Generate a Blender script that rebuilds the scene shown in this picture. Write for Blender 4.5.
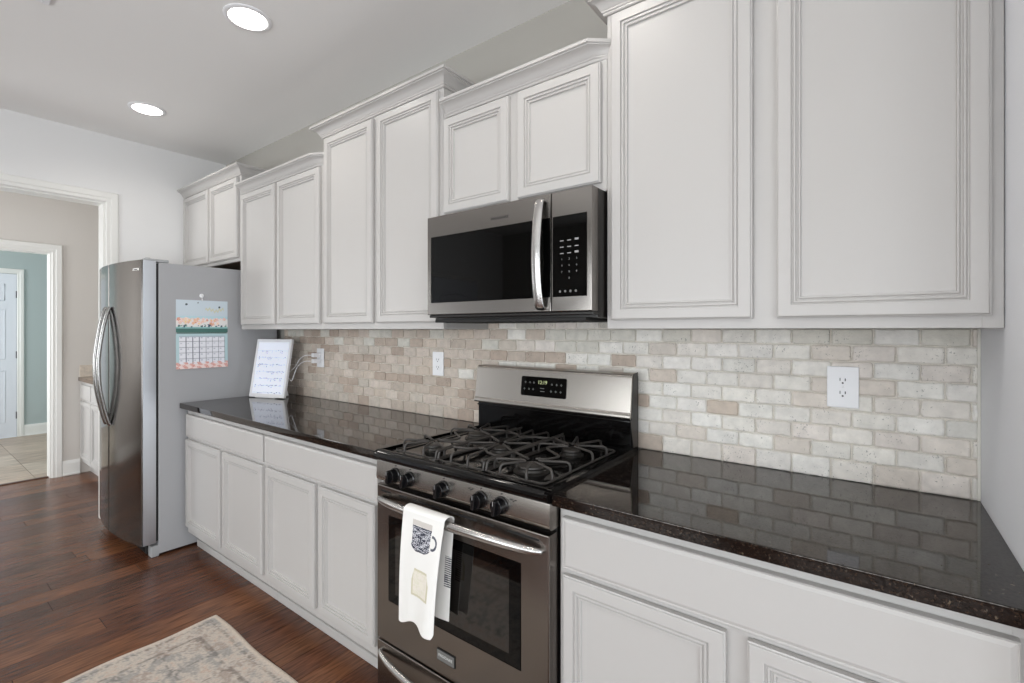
import bpy, bmesh, math, random
from mathutils import Vector, Matrix, noise
S = bpy.context.scene
for o in list(bpy.data.objects):
    bpy.data.objects.remove(o)
COL = S.collection
R = math.radians

def lin(r, g, b):
    f = lambda c: (c/255)/12.92 if c/255 <= 0.04045 else ((c/255+0.055)/1.055)**2.4
    return (f(r), f(g), f(b))

# ------------------------------------------------------------------ camera
cam = bpy.data.cameras.new('camera'); co = bpy.data.objects.new('camera', cam); COL.objects.link(co)
co.location = (0.7117, -1.7688, 1.3683)
co.rotation_euler = (R(90), 0, 0.6489)
cam.sensor_width = 36; cam.lens = 478.12*36/1024
cam.shift_y = -11.6/1024
cam.clip_start = 0.02; cam.clip_end = 100
S.camera = co
# ------------------------------------------------------------------ world, light, exposure
w = bpy.data.worlds.new('world'); S.world = w; w.use_nodes = True
bg = w.node_tree.nodes['Background']; bg.inputs[0].default_value = (0.80, 0.90, 1.0, 1); bg.inputs[1].default_value = 1.2
S.view_settings.view_transform = 'Standard'; S.view_settings.look = 'None'
S.view_settings.gamma = 1; S.view_settings.use_curve_mapping = False
S.view_settings.exposure = -0.68

def area(name, loc, rot, sx, sy, power, color=(1, 1, 1)):
    l = bpy.data.lights.new(name, 'AREA'); l.shape = 'RECTANGLE'; l.size = sx; l.size_y = sy
    l.energy = power; l.color = color
    o = bpy.data.objects.new(name, l); COL.objects.link(o); o.location = loc; o.rotation_euler = rot
    return o
DAY = (0.93, 0.97, 1.0)
# daylight area lights added at unseen windows: three rear, two breakfast side, far rooms
for k, x in enumerate((-1.2, 0.75, 2.7)):
    area('window_daylight', (x, -4.52, 1.3), (R(101), 0, 0), 1.4, 1.75, (78, 60, 60)[k], DAY)
area('window_daylight', (3.52, -1.3, 1.15), (R(99), 0, R(90)), 1.3, 2.0, 60, (0.86, 0.93, 1.0))
area('window_daylight', (3.52, -3.2, 1.15), (R(99), 0, R(90)), 1.3, 2.0, 60, (0.86, 0.93, 1.0))
area('window_daylight', (-4.55, -3.1, 1.5), (R(90), 0, 0), 0.9, 1.3, 62, DAY)
area('window_daylight', (-6.8, -3.1, 1.5), (R(90), 0, 0), 1.2, 1.3, 95, DAY)

# ------------------------------------------------------------------ materials
def new_mat(name):
    m = bpy.data.materials.new(name); m.use_nodes = True
    return m, m.node_tree.nodes, m.node_tree.links, m.node_tree.nodes['Principled BSDF']
def simple(name, rgb, rough=0.5, metal=0.0, bump=0.0, scale=200, spec=0.5, coat=0.0, var=0.0):
    m, n, l, b = new_mat(name)
    c = lin(*rgb)
    b.inputs['Base Color'].default_value = (*c, 1); b.inputs['Roughness'].default_value = rough
    b.inputs['Metallic'].default_value = metal; b.inputs['Specular IOR Level'].default_value = spec
    b.inputs['Coat Weight'].default_value = coat
    if bump or var:
        tc = n.new('ShaderNodeTexCoord'); t = n.new('ShaderNodeTexNoise'); t.inputs['Scale'].default_value = scale
        t.inputs['Detail'].default_value = 3
        l.new(tc.outputs['Object'], t.inputs['Vector'])
        if bump:
            bp = n.new('ShaderNodeBump'); bp.inputs['Strength'].default_value = bump; bp.inputs['Distance'].default_value = 0.002
            l.new(t.outputs['Fac'], bp.inputs['Height']); l.new(bp.outputs['Normal'], b.inputs['Normal'])
        if var:
            r = n.new('ShaderNodeValToRGB')
            r.color_ramp.elements[0].position = 0.3; r.color_ramp.elements[1].position = 0.7
            r.color_ramp.elements[0].color = (*[x*(1-var) for x in c], 1); r.color_ramp.elements[1].color = (*[min(1, x*(1+var)) for x in c], 1)
            l.new(t.outputs['Fac'], r.inputs['Fac']); l.new(r.outputs['Color'], b.inputs['Base Color'])
    return m
def steel(name, rgb, rough, stretch, aniso=0.0):
    m, n, l, b = new_mat(name)
    b.inputs['Metallic'].default_value = 1; b.inputs['Base Color'].default_value = (*lin(*rgb), 1)
    b.inputs['Anisotropic'].default_value = aniso
    tc = n.new('ShaderNodeTexCoord'); mp = n.new('ShaderNodeMapping'); mp.inputs['Scale'].default_value = stretch
    t = n.new('ShaderNodeTexNoise'); t.inputs['Scale'].default_value = 1; t.inputs['Detail'].default_value = 4
    l.new(tc.outputs['Object'], mp.inputs['Vector']); l.new(mp.outputs['Vector'], t.inputs['Vector'])
    mr = n.new('ShaderNodeMapRange'); mr.inputs['To Min'].default_value = rough*0.97; mr.inputs['To Max'].default_value = rough*1.03
    l.new(t.outputs['Fac'], mr.inputs['Value']); l.new(mr.outputs['Result'], b.inputs['Roughness'])
    bp = n.new('ShaderNodeBump'); bp.inputs['Strength'].default_value = 0.004; bp.inputs['Distance'].default_value = 0.00002
    l.new(t.outputs['Fac'], bp.inputs['Height']); l.new(bp.outputs['Normal'], b.inputs['Normal'])
    return m
def vcol(name, rough=0.6, bump=0.2, scale=150, spec=0.5, mottling=0.0, mscale=60, sheen=0.0, emis=0.0, pits=False, grain=None, coat=0):
    m, n, l, b = new_mat(name)
    a = n.new('ShaderNodeAttribute'); a.attribute_name = 'col'
    b.inputs['Roughness'].default_value = rough; b.inputs['Specular IOR Level'].default_value = spec
    b.inputs['Sheen Weight'].default_value = sheen
    tc = n.new('ShaderNodeTexCoord'); src = tc.outputs['Object']
    if grain:
        mp = n.new('ShaderNodeMapping'); mp.inputs['Scale'].default_value = grain; l.new(src, mp.inputs['Vector']); src = mp.outputs['Vector']
    t = n.new('ShaderNodeTexNoise'); t.inputs['Scale'].default_value = mscale; t.inputs['Detail'].default_value = 5; l.new(src, t.inputs['Vector'])
    colr = a.outputs['Color']
    if mottling:
        mr = n.new('ShaderNodeMapRange'); mr.inputs['From Min'].default_value = 0.3; mr.inputs['From Max'].default_value = 0.7
        mr.inputs['To Min'].default_value = 1-mottling; mr.inputs['To Max'].default_value = 1+mottling
        l.new(t.outputs['Fac'], mr.inputs['Value'])
        mx = n.new('ShaderNodeVectorMath'); mx.operation = 'SCALE'; l.new(colr, mx.inputs[0]); l.new(mr.outputs['Result'], mx.inputs['Scale'])
        colr = mx.outputs['Vector']
    h = n.new('ShaderNodeTexNoise'); h.inputs['Scale'].default_value = scale; h.inputs['Detail'].default_value = 4; l.new(src, h.inputs['Vector'])
    hs = h.outputs['Fac']
    if pits:
        v = n.new('ShaderNodeTexNoise'); v.inputs['Scale'].default_value = 210; v.inputs['Detail'].default_value = 1; l.new(tc.outputs['Object'], v.inputs['Vector'])
        big = n.new('ShaderNodeTexNoise'); big.inputs['Scale'].default_value = 14; l.new(tc.outputs['Object'], big.inputs['Vector'])
        ad = n.new('ShaderNodeMath'); ad.operation = 'MULTIPLY_ADD'; ad.inputs[1].default_value = 0.5; l.new(big.outputs['Fac'], ad.inputs[0]); l.new(v.outputs['Fac'], ad.inputs[2])
        p = n.new('ShaderNodeMapRange'); p.inputs['From Min'].default_value = 0.965; p.inputs['From Max'].default_value = 1.03
        p.inputs['To Min'].default_value = 1; p.inputs['To Max'].default_value = 0.55; l.new(ad.outputs[0], p.inputs['Value'])
        m2 = n.new('ShaderNodeVectorMath'); m2.operation = 'SCALE'; l.new(colr, m2.inputs[0]); l.new(p.outputs['Result'], m2.inputs['Scale']); colr = m2.outputs['Vector']
        mm = n.new('ShaderNodeMath'); mm.operation = 'MULTIPLY'; l.new(h.outputs['Fac'], mm.inputs[0]); l.new(p.outputs['Result'], mm.inputs[1]); hs = mm.outputs[0]
    l.new(colr, b.inputs['Base Color'])
    if emis:
        l.new(colr, b.inputs['Emission Color']); b.inputs['Emission Strength'].default_value = emis
    bp = n.new('ShaderNodeBump'); bp.inputs['Strength'].default_value = bump; bp.inputs['Distance'].default_value = 0.002
    l.new(hs, bp.inputs['Height']); l.new(bp.outputs['Normal'], b.inputs['Normal'])
    b.inputs['Coat Weight'].default_value = coat; b.inputs['Coat Roughness'].default_value = 0.15
    return m
def emit(name, rgb, st):
    m, n, l, b = new_mat(name)
    b.inputs['Base Color'].default_value = (*lin(*rgb), 1)
    b.inputs['Emission Color'].default_value = (*lin(*rgb), 1); b.inputs['Emission Strength'].default_value = st
    return m

def granite():
    m, n, l, b = new_mat('granite')
    tc = n.new('ShaderNodeTexCoord')
    v = n.new('ShaderNodeTexVoronoi'); v.inputs['Scale'].default_value = 260; l.new(tc.outputs['Object'], v.inputs['Vector'])
    t = n.new('ShaderNodeTexNoise'); t.inputs['Scale'].default_value = 120; t.inputs['Detail'].default_value = 6; l.new(tc.outputs['Object'], t.inputs['Vector'])
    sx = n.new('ShaderNodeSeparateColor'); l.new(v.outputs['Color'], sx.inputs[0])
    r = n.new('ShaderNodeValToRGB'); e = r.color_ramp.elements
    e[0].position = 0.0; e[0].color = (*lin(19, 15, 14), 1); e[1].position = 1.0; e[1].color = (*lin(90, 78, 64), 1)
    for p, c in ((0.70, (21, 17, 15)), (0.81, (54, 41, 32)), (0.88, (22, 19, 18)), (0.95, (78, 70, 62))):
        q = e.new(p); q.color = (*lin(*c), 1)
    ml = n.new('ShaderNodeMath'); ml.operation = 'MULTIPLY'; l.new(sx.outputs[0], ml.inputs[0])
    mr = n.new('ShaderNodeMapRange'); mr.inputs['From Min'].default_value = 0.35; mr.inputs['From Max'].default_value = 0.65; mr.inputs['To Min'].default_value = 0.7; mr.inputs['To Max'].default_value = 1.05
    l.new(t.outputs['Fac'], mr.inputs['Value']); l.new(mr.outputs['Result'], ml.inputs[1])
    l.new(ml.outputs[0], r.inputs['Fac']); l.new(r.outputs['Color'], b.inputs['Base Color'])
    b.inputs['Roughness'].default_value = 0.05; b.inputs['IOR'].default_value = 1.6
    r2 = n.new('ShaderNodeValToRGB'); e2 = r2.color_ramp.elements
    e2[0].position = .30; e2[0].color = (.34, .29, .26, 1); e2[1].position = .62; e2[1].color = (1, .93, .87, 1)
    t2 = n.new('ShaderNodeTexNoise'); t2.inputs['Scale'].default_value = 190; t2.inputs['Detail'].default_value = 3; l.new(tc.outputs['Object'], t2.inputs['Vector'])
    l.new(t2.outputs['Fac'], r2.inputs['Fac']); l.new(r2.outputs['Color'], b.inputs['Specular Tint'])
    return m

M = {}
M['cab'] = simple('cabinet_paint', (191, 188, 185), 0.38, bump=0.04, scale=60)
M['wall'] = simple('wall_paint', (172, 168, 161), 0.75, bump=0.06, scale=350)  # shaded copy of the one wall paint, shade put into its colour
M['wall_end'] = simple('end_wall_paint', (228, 227, 226), 0.75, bump=0.06, scale=350)  # lit copy of the same wall paint, brighter light put into its colour
M['hall'] = simple('hall_paint', (210, 205, 199), 0.75, bump=0.05, scale=350)
M['blue'] = simple('blue_paint', (176, 187, 186), 0.75, bump=0.05, scale=350)
M['ceil'] = simple('ceiling_paint', (243, 242, 240), 0.85, bump=0.12, scale=260)
M['trim'] = simple('trim_paint', (232, 231, 227), 0.35)
M['doorw'] = simple('door_paint', (226, 229, 236), 0.4)
M['granite'] = granite()
M['tan_granite'] = simple('tan_granite', (104, 86, 70), 0.15, scale=140, var=0.5)
M['steel_h'] = steel('brushed_steel_horizontal', (134, 130, 126), 0.24, (2, 500, 700), 0.6)
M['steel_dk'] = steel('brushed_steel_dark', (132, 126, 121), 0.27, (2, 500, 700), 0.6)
M['steel_f'] = steel('brushed_steel_fridge', (114, 110, 107), 0.14, (400, 400, 3), 0.3)
M['steel_edge'] = steel('door_edge_steel', (214, 217, 222), 0.34, (400, 400, 3))  # brighter copy of the fridge steel, reflected light put into its colour
M['chrome'] = steel('polished_steel', (188, 186, 184), 0.27, (2, 300, 300))
M['steel_bar'] = steel('bar_steel', (150, 148, 146), 0.22, (300, 300, 2))
M['steel_cp'] = steel('control_panel_steel', (160, 155, 149), 0.26, (2, 500, 700), 0.5)  # lighter copy of the range steel, brighter reflections put into its colour
M['fridge_side'] = simple('fridge_side_paint', (172, 172, 174), 0.5, bump=0.5, scale=500)
M['plastic_w'] = simple('white_plastic', (238, 238, 240), 0.3)
M['plastic_g'] = simple('grey_plastic', (168, 169, 170), 0.4)
M['dark'] = simple('dark_recess', (16, 15, 15), 0.6)
M['black'] = simple('black_enamel', (9, 8, 8), 0.08, spec=0.4)
M['black_side'] = simple('black_case', (30, 27, 25), 0.35)
M['blackglass'] = simple('black_glass', (5, 5, 5), 0.03, spec=0.22)
M['ovenglass'] = simple('oven_glass', (22, 19, 17), 0.05, spec=0.75)
M['iron'] = simple('cast_iron', (62, 58, 55), 0.42, bump=0.3, scale=400)
M['burner'] = simple('burner_alloy', (52, 49, 46), 0.4, metal=0.5)
M['knob'] = simple('black_knob', (14, 14, 16), 0.22)
M['ink'] = simple('dark_ink', (48, 46, 48), 0.6)
M['ink_w'] = simple('white_print', (150, 150, 150), 0.5)
M['ink_d'] = simple('dim_print', (110, 110, 108), 0.5)
M['caulk'] = simple('white_caulk', (222, 219, 210), 0.6)
M['grout'] = simple('grout', (222, 216, 206), 0.85, bump=0.4, scale=400, var=0.1)
M['under'] = simple('unfinished_wood', (92, 74, 60), 0.7)
M['subfloor'] = simple('plank_gap', (18, 9, 6), 0.7)
M['clock'] = emit('clock_digits', (196, 204, 150), .45)
M['lampface'] = emit('lamp_lens', (255, 250, 242), 14)
M['tile'] = vcol('travertine', 0.55, 0.5, 170, mottling=0.10, mscale=38, pits=True)
M['plank'] = vcol('plank_wood', 0.25, 0.35, 14, mottling=0.5, mscale=9, grain=(11, 0.9, 1), spec=0.36)
M['ftile'] = vcol('wood_look_tile', 0.4, 0.15, 14, mottling=0.34, mscale=6, grain=(7, .8, 1))
M['rug'] = vcol('rug_pile', 0.95, 0.8, 500, spec=0.1, mottling=0.12, mscale=120)
M['cloth'] = vcol('towel_cotton', 0.9, 0.25, 600, spec=0.1)
M['paper'] = vcol('printed_paper', 0.5, 0.0, 50)
M['screen'] = vcol('lit_screen', 0.25, 0.0, 50, emis=0.35)
M['wglass'] = None
m, n, l, b = new_mat('window_glass'); b.inputs['Transmission Weight'].default_value = 1; b.inputs['Roughness'].default_value = 0; b.inputs['IOR'].default_value = 1.02
M['wglass'] = m

# ------------------------------------------------------------------ mesh helpers
def BM(): return bmesh.new()
def merge(dst, src):
    me = bpy.data.meshes.new('tmp'); src.to_mesh(me); dst.from_mesh(me); bpy.data.meshes.remove(me); src.free()
def box(bm, x0, x1, y0, y1, z0, z1, bev=0.0, seg=2, rot=None, mi=0):
    t = bmesh.new(); bmesh.ops.create_cube(t, size=1)
    for v in t.verts: v.co = Vector((v.co.x*abs(x1-x0), v.co.y*abs(y1-y0), v.co.z*abs(z1-z0)))
    if bev:
        bmesh.ops.bevel(t, geom=list(t.edges), offset=bev, segments=seg, affect='EDGES', profile=0.5)
    if rot is not None:
        bmesh.ops.transform(t, matrix=rot.to_4x4(), verts=t.verts)
    bmesh.ops.translate(t, vec=((x0+x1)/2, (y0+y1)/2, (z0+z1)/2), verts=t.verts)
    for f in t.faces: f.material_index = mi
    merge(bm, t)
def grid_surf(bm, pts, cols=None, thick=None, closed_u=False):
    """pts[i][j] -> quads; cols[i][j] rgb -> 'col' attribute"""
    lay = bm.verts.layers.float_color.get('col') or bm.verts.layers.float_color.new('col')
    V = []
    for i, row in enumerate(pts):
        r = []
        for j, p in enumerate(row):
            v = bm.verts.new(p)
            if cols: v[lay] = (*cols[i][j], 1)
            r.append(v)
        V.append(r)
    for i in range(len(V)-1):
        for j in range(len(V[0])-1):
            bm.faces.new((V[i][j], V[i][j+1], V[i+1][j+1], V[i+1][j]))
    return V
def tube(bm, pts, r, seg=8, flat=1.0, flat_axis=None, caps=True):
    """sweep an ellipse; r radius or list; flat scales along flat_axis"""
    pts = [Vector(p) for p in pts]; n = len(pts)
    rr = r if isinstance(r, (list, tuple)) else [r]*n
    tang = [(pts[min(i+1, n-1)]-pts[max(i-1, 0)]).normalized() for i in range(n)]
    up = Vector((0, 0, 1)) if abs(tang[0].z) < 0.9 else Vector((1, 0, 0))
    if flat_axis is not None: up = Vector(flat_axis)
    rings = []
    a = (up - tang[0]*up.dot(tang[0])).normalized()
    for i in range(n):
        a = (a - tang[i]*a.dot(tang[i])).normalized(); b_ = tang[i].cross(a)
        ring = []
        for k in range(seg):
            th = 2*math.pi*k/seg
            ring.append(bm.verts.new(pts[i]+a*math.cos(th)*rr[i]*flat+b_*math.sin(th)*rr[i]))
        rings.append(ring)
    for i in range(n-1):
        for k in range(seg):
            bm.faces.new((rings[i][k], rings[i][(k+1) % seg], rings[i+1][(k+1) % seg], rings[i+1][k]))
    if caps:
        bm.faces.new(list(reversed(rings[0]))); bm.faces.new(rings[-1])
def bez(pts, n=16):
    """Catmull-Rom through pts"""
    P = [Vector(p) for p in pts]; P = [2*P[0]-P[1]]+P+[2*P[-1]-P[-2]]; out = []
    for i in range(1, len(P)-2):
        for k in range(n):
            t = k/n
            out.append(0.5*((2*P[i])+(P[i+1]-P[i-1])*t+(2*P[i-1]-5*P[i]+4*P[i+1]-P[i+2])*t*t+(3*P[i]-P[i-1]-3*P[i+1]+P[i+2])*t**3))
    out.append(P[-2]); return out
def lathe(bm, prof, origin, axis='z', seg=28, sx=1.0):
    """prof: (radius, height) list"""
    o = Vector(origin); rings = []
    ax = {'z': Vector((0, 0, 1)), '-y': Vector((0, -1, 0)), '-z': Vector((0, 0, -1)), 'x': Vector((1, 0, 0))}[axis]
    u = Vector((1, 0, 0)) if abs(ax.x) < 0.5 else Vector((0, 0, 1)); v = ax.cross(u)
    for r_, h in prof:
        rings.append([bm.verts.new(o+ax*h+(u*math.cos(2*math.pi*k/seg)*sx+v*math.sin(2*math.pi*k/seg))*max(r_, 1e-5)) for k in range(seg)])
    for i in range(len(rings)-1):
        for k in range(seg):
            bm.faces.new((rings[i][k], rings[i][(k+1) % seg], rings[i+1][(k+1) % seg], rings[i+1][k]))
    bm.faces.new(list(reversed(rings[0]))); bm.faces.new(rings[-1])
def prism(bm, poly, axis, a0, a1):
    """extrude 2-D polygon; axis 'x': poly=(y,z); 'z': poly=(x,y); 'y': poly=(x,z)"""
    f = {'x': lambda p, a: (a, p[0], p[1]), 'z': lambda p, a: (p[0], p[1], a), 'y': lambda p, a: (p[0], a, p[1])}[axis]
    A = [bm.verts.new(f(p, a0)) for p in poly]; B_ = [bm.verts.new(f(p, a1)) for p in poly]; n = len(poly)
    for i in range(n): bm.faces.new((A[i], A[(i+1) % n], B_[(i+1) % n], B_[i]))
    bm.faces.new(list(reversed(A))); bm.faces.new(B_)

ORG = {}
def build(name, bm, mat, parent=None, local=False, smooth=35, weld=False):
    if weld: bmesh.ops.remove_doubles(bm, verts=bm.verts, dist=1e-5)
    bmesh.ops.recalc_face_normals(bm, faces=bm.faces)
    if parent is not None and not local:
        off = ORG.get(parent.name, Vector((0, 0, 0)))
        bmesh.ops.translate(bm, vec=-off, verts=bm.verts)
    bm.normal_update()
    ca = R(smooth)
    for f in bm.faces: f.smooth = True
    for e in bm.edges:
        if len(e.link_faces) == 2:
            if e.calc_face_angle(0) > ca: e.smooth = False
    me = bpy.data.meshes.new(name); bm.to_mesh(me); bm.free()
    for mm_ in (mat if isinstance(mat, (list, tuple)) else [mat]): me.materials.append(mm_)
    o = bpy.data.objects.new(name, me); COL.objects.link(o)
    wn = o.modifiers.new('weighted', 'WEIGHTED_NORMAL'); wn.keep_sharp = True; wn.mode = 'FACE_AREA'
    if parent is not None:
        o.parent = parent
        if not local: ORG[o.name] = ORG.get(parent.name, Vector((0, 0, 0)))
        else: ORG[o.name] = ORG.get(parent.name, Vector((0, 0, 0)))
    return o
def thing(name, label, cat, loc, rz=0, group=None):
    o = bpy.data.objects.new(name, None); COL.objects.link(o); o.location = loc; o.rotation_euler = (0, 0, rz)
    o.empty_display_size = 0.05
    ORG[o.name] = Vector(loc); return tag(o, label, cat, group)
def tag(o, label, cat, group=None):
    o['label'] = label; o['category'] = cat
    if group: o['group'] = group
    return o
def struct(name, bm, mat, parent=None, **k):
    o = build(name, bm, mat, parent, **k)
    if parent is None: o['kind'] = 'structure'
    return o
def text(name, body, size, loc, rot, mat, parent, ext=0.0004, sx=1.0):
    c = bpy.data.curves.new('t', 'FONT'); c.body = body; c.size = size; c.extrude = ext; c.align_x = 'CENTER'; c.align_y = 'CENTER'
    t = bpy.data.objects.new('t', c); COL.objects.link(t); bpy.context.view_layer.update()
    dg = bpy.context.evaluated_depsgraph_get()
    me = bpy.data.meshes.new_from_object(t.evaluated_get(dg)); bpy.data.objects.remove(t)
    bm = bmesh.new(); bm.from_mesh(me); bpy.data.meshes.remove(me)
    mat4 = Matrix.Translation(loc) @ rot.to_4x4() @ Matrix.Diagonal((sx, 1, 1, 1))
    bmesh.ops.transform(bm, matrix=mat4, verts=bm.verts)
    return build(name, bm, mat, parent)
FRONT = Matrix.Rotation(R(90), 3, 'X')       # text facing -y
rnd = random.Random(7)

XW = 0.936; XE = -3.68; ZC = 2.768; XR = 3.6; YR = -4.6; XH = -5.35; XB = -8.03
# ------------------------------------------------------------------ room shell
b_ = BM(); box(b_, XB-.12, XR+.12, YR-.12, .12, ZC, ZC+.1); struct('ceiling', b_, M['ceil'])

# plank floor (each plank its own tone, a groove between planks); planks run along y
def plank_floor():
    bm = BM(); lay = bm.verts.layers.float_color.new('col'); g = 0.0018; pw = 0.127
    rn = random.Random(3)
    def quadtop(x0, x1, y0, y1, col):
        a = [(x0, y0), (x1, y0), (x1, y1), (x0, y1)]; i = [(x0+g, y0+g), (x1-g, y0+g), (x1-g, y1-g), (x0+g, y1-g)]
        va = []; vi = []
        for p in a: v = bm.verts.new((p[0], p[1], -0.0022)); v[lay] = (*[c*.35 for c in col], 1); va.append(v)
        for p in i: v = bm.verts.new((p[0], p[1], 0)); v[lay] = (*col, 1); vi.append(v)
        bm.faces.new(vi)
        for k in range(4): bm.faces.new((va[k], va[(k+1) % 4], vi[(k+1) % 4], vi[k]))
    x = XH-.05
    pal = [lin(92, 57, 39), lin(100, 63, 42), lin(82, 50, 35), lin(106, 68, 45), lin(88, 53, 36)]
    while x < XR:
        x1 = min(x+pw, XR); y = YR + (rn.random()-1)*0.9
        while y < 0:
            L = 0.45+rn.random()*0.95; y1 = min(y+L, 0); c = rn.choice(pal); k = .85+rn.random()*.3
            if y1 > YR: quadtop(x, x1, max(y, YR), y1, tuple(q*k for q in c))
            y = y1
        x = x1
    for z0, z1 in ((-0.06, -0.0022),):
        t = bmesh.new(); bmesh.ops.create_cube(t, size=1)
        for v in t.verts: v.co = Vector(((XH-.05+XR)/2+v.co.x*(XR-XH+.05), YR/2+v.co.y*abs(YR), (z0+z1)/2+v.co.z*(z1-z0)))
        for f in t.faces: f.material_index = 1
        merge(bm, t)
    return bm
struct('floor', plank_floor(), [M['plank'], M['subfloor']], smooth=20)
# tiled floor of the blue room
bm = BM(); lay = bm.verts.layers.float_color.new('col'); rn = random.Random(5)
tx = XB
while tx < XH-.06:
    ty = -3.2 ; k = 0
    while ty < 0:
        x1 = min(tx+.61, XH-.062); y1 = min(ty+.305*1.5, 0); c = rn.choice([lin(178, 160, 143), lin(186, 170, 154), lin(168, 150, 134)])
        vs = []
        for p in ((tx+.002, ty+.002), (x1-.002, ty+.002), (x1-.002, y1-.002), (tx+.002, y1-.002)):
            v = bm.verts.new((p[0], p[1], .004)); v[lay] = (*c, 1); vs.append(v)
        bm.faces.new(vs); ty = y1
    tx += .61
t = BM(); box(t, XB, XH-.06, -3.2, 0, -.06, .002, mi=1); merge(bm, t)
struct('floor_tiled', bm, [M['ftile'], simple('floor_grout', (120, 108, 98), 0.8)])
b_ = BM(); box(b_, XH-.085, XH-.045, -1.75, -.820, 0, .007, .002); struct('trim_7', b_, simple('threshold_wood', (70, 42, 28), .35))

# walls
b_ = BM(); box(b_, XE, XR+.12, 0, .12, 0, ZC); struct('wall_back', b_, M['wall'])
b_ = BM(); box(b_, XH-.06, XE, 0, .12, 0, ZC); struct('wall_hall_side', b_, M['hall'])
b_ = BM(); box(b_, XB-.12, XH-.06, 0, .12, 0, ZC); struct('wall_blue_side', b_, M['blue'])
OY0, OY1, OZ = -2.6, -.80, 2.283
def wall_x(name, x0, x1, ya, yb, openings, mat):
    """wall slab normal to x with rectangular openings (y0,y1,z0,z1), built from boxes around them"""
    bm = BM(); ys = sorted({ya, yb, *[o[0] for o in openings], *[o[1] for o in openings]})
    for a, c in zip(ys[:-1], ys[1:]):
        op = [o for o in openings if o[0] <= a+1e-6 and o[1] >= c-1e-6]
        if not op: box(bm, x0, x1, a, c, 0, ZC)
        else:
            if op[0][2] > 0: box(bm, x0, x1, a, c, 0, op[0][2])
            box(bm, x0, x1, a, c, op[0][3], ZC)
    return struct(name, bm, mat)
def wall_y(name, y0, y1, xa, xb, openings, mat):
    bm = BM(); xs = sorted({xa, xb, *[o[0] for o in openings], *[o[1] for o in openings]})
    for a, c in zip(xs[:-1], xs[1:]):
        op = [o for o in openings if o[0] <= a+1e-6 and o[1] >= c-1e-6]
        if not op: box(bm, a, c, y0, y1, 0, ZC)
        else:
            if op[0][2] > 0: box(bm, a, c, y0, y1, 0, op[0][2])
            box(bm, a, c, y0, y1, op[0][3], ZC)
    return struct(name, bm, mat)
wall_x('wall_left', XE-.06, XE, YR, 0, [(OY0, OY1, 0, OZ)], M['wall_end'])
wall_x('wall_left_hall', XE-.12, XE-.06, YR, 0, [(OY0, OY1, 0, OZ)], M['hall'])
D2Y0, D2Y1, D2Z = -1.75, -.820, 2.085
wall_x('wall_hall_far', XH-.06, XH, -3.2, 0, [(D2Y0, D2Y1, 0, D2Z)], M['hall'])
wall_x('wall_blue_near', XH-.12, XH-.06, -3.2, 0, [(D2Y0, D2Y1, 0, D2Z)], M['blue'])
wall_x('wall_blue_far', XB-.12, XB, -3.2, 0, [(-1.55, -.722, 0, 2.083)], M['blue'])
wall_y('wall_hall_rear', -3.32, -3.2, XH-.06, XE-.12, [(-5.05, -4.05, .8, 2.2)], M['hall'])
wall_y('wall_blue_rear', -3.32, -3.2, XB-.12, XH-.06, [(-7.45, -6.15, .8, 2.2)], M['blue'])
wins = [(-1.95, -.45, .38, 2.24), (0, 1.5, .38, 2.24), (1.95, 3.45, .38, 2.24)]  # unseen rear windows, placed and sized to shape the light
wall_y('wall_rear', YR-.12, YR, XE-.12, XR+.12, wins, M['wall'])
winr = [(-3.9, -2.5, .1, 2.2), (-2.0, -.6, .1, 2.2)]
wall_x('wall_right', XR, XR+.12, YR, 0, winr, M['wall'])
b_ = BM(); box(b_, XW, XW+.12, -.70, 0, 0, ZC, .004); struct('wall_right_stub', b_, simple('cool_wall_paint', (238, 239, 243), .75, bump=.06, scale=350))  # lit copy of the wall paint, cool daylight put into its colour

def window(nm, axis, c, a0, a1, z0, z1, side):
    """double-hung window in an opening; axis 'y' = wall normal to y at c"""
    fr = BM()
    def bx(bm, p0, p1, d0, d1, q0, q1, bev=.003):
        if axis == 'y': box(bm, p0, p1, c+d0, c+d1, q0, q1, bev)
        else: box(bm, c+d0, c+d1, p0, p1, q0, q1, bev)
    s = side; zm = (z0+z1)/2
    for p in ((a0, a0+.04), (a1-.04, a1)): bx(fr, p[0], p[1], -.09*s, -.03*s, z0, z1)
    for q in ((z0, z0+.04), (z1-.04, z1), (zm-.02, zm+.02)): bx(fr, a0, a1, -.088*s, -.032*s, q[0], q[1])
    for p in ((a0-.07, a0), (a1, a1+.07)): bx(fr, p[0], p[1], 0.0005*s, .018*s, z0-.07, z1+.07)
    for q in ((z0-.09, z0-.0), (z1, z1+.08)): bx(fr, a0-.08, a1+.08, 0.0005*s, .026*s, q[0], q[1])
    f = struct(nm, fr, M['trim'])
    g = BM(); bx(g, a0+.03, a1-.03, -.064*s, -.058*s, z0+.03, z1-.03, 0); build('glass_pane', g, M['wglass'], f)
k = 1
for a in wins: window('window_%d' % k, 'y', YR, a[0], a[1], a[2], a[3], 1); k += 1
for a in winr: window('window_%d' % k, 'x', XR, a[0], a[1], a[2], a[3], -1); k += 1
window('window_6', 'y', -3.2, -5.05, -4.05, .8, 2.2, 1)
window('window_7', 'y', -3.2, -7.45, -6.15, .8, 2.2, 1)

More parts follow.
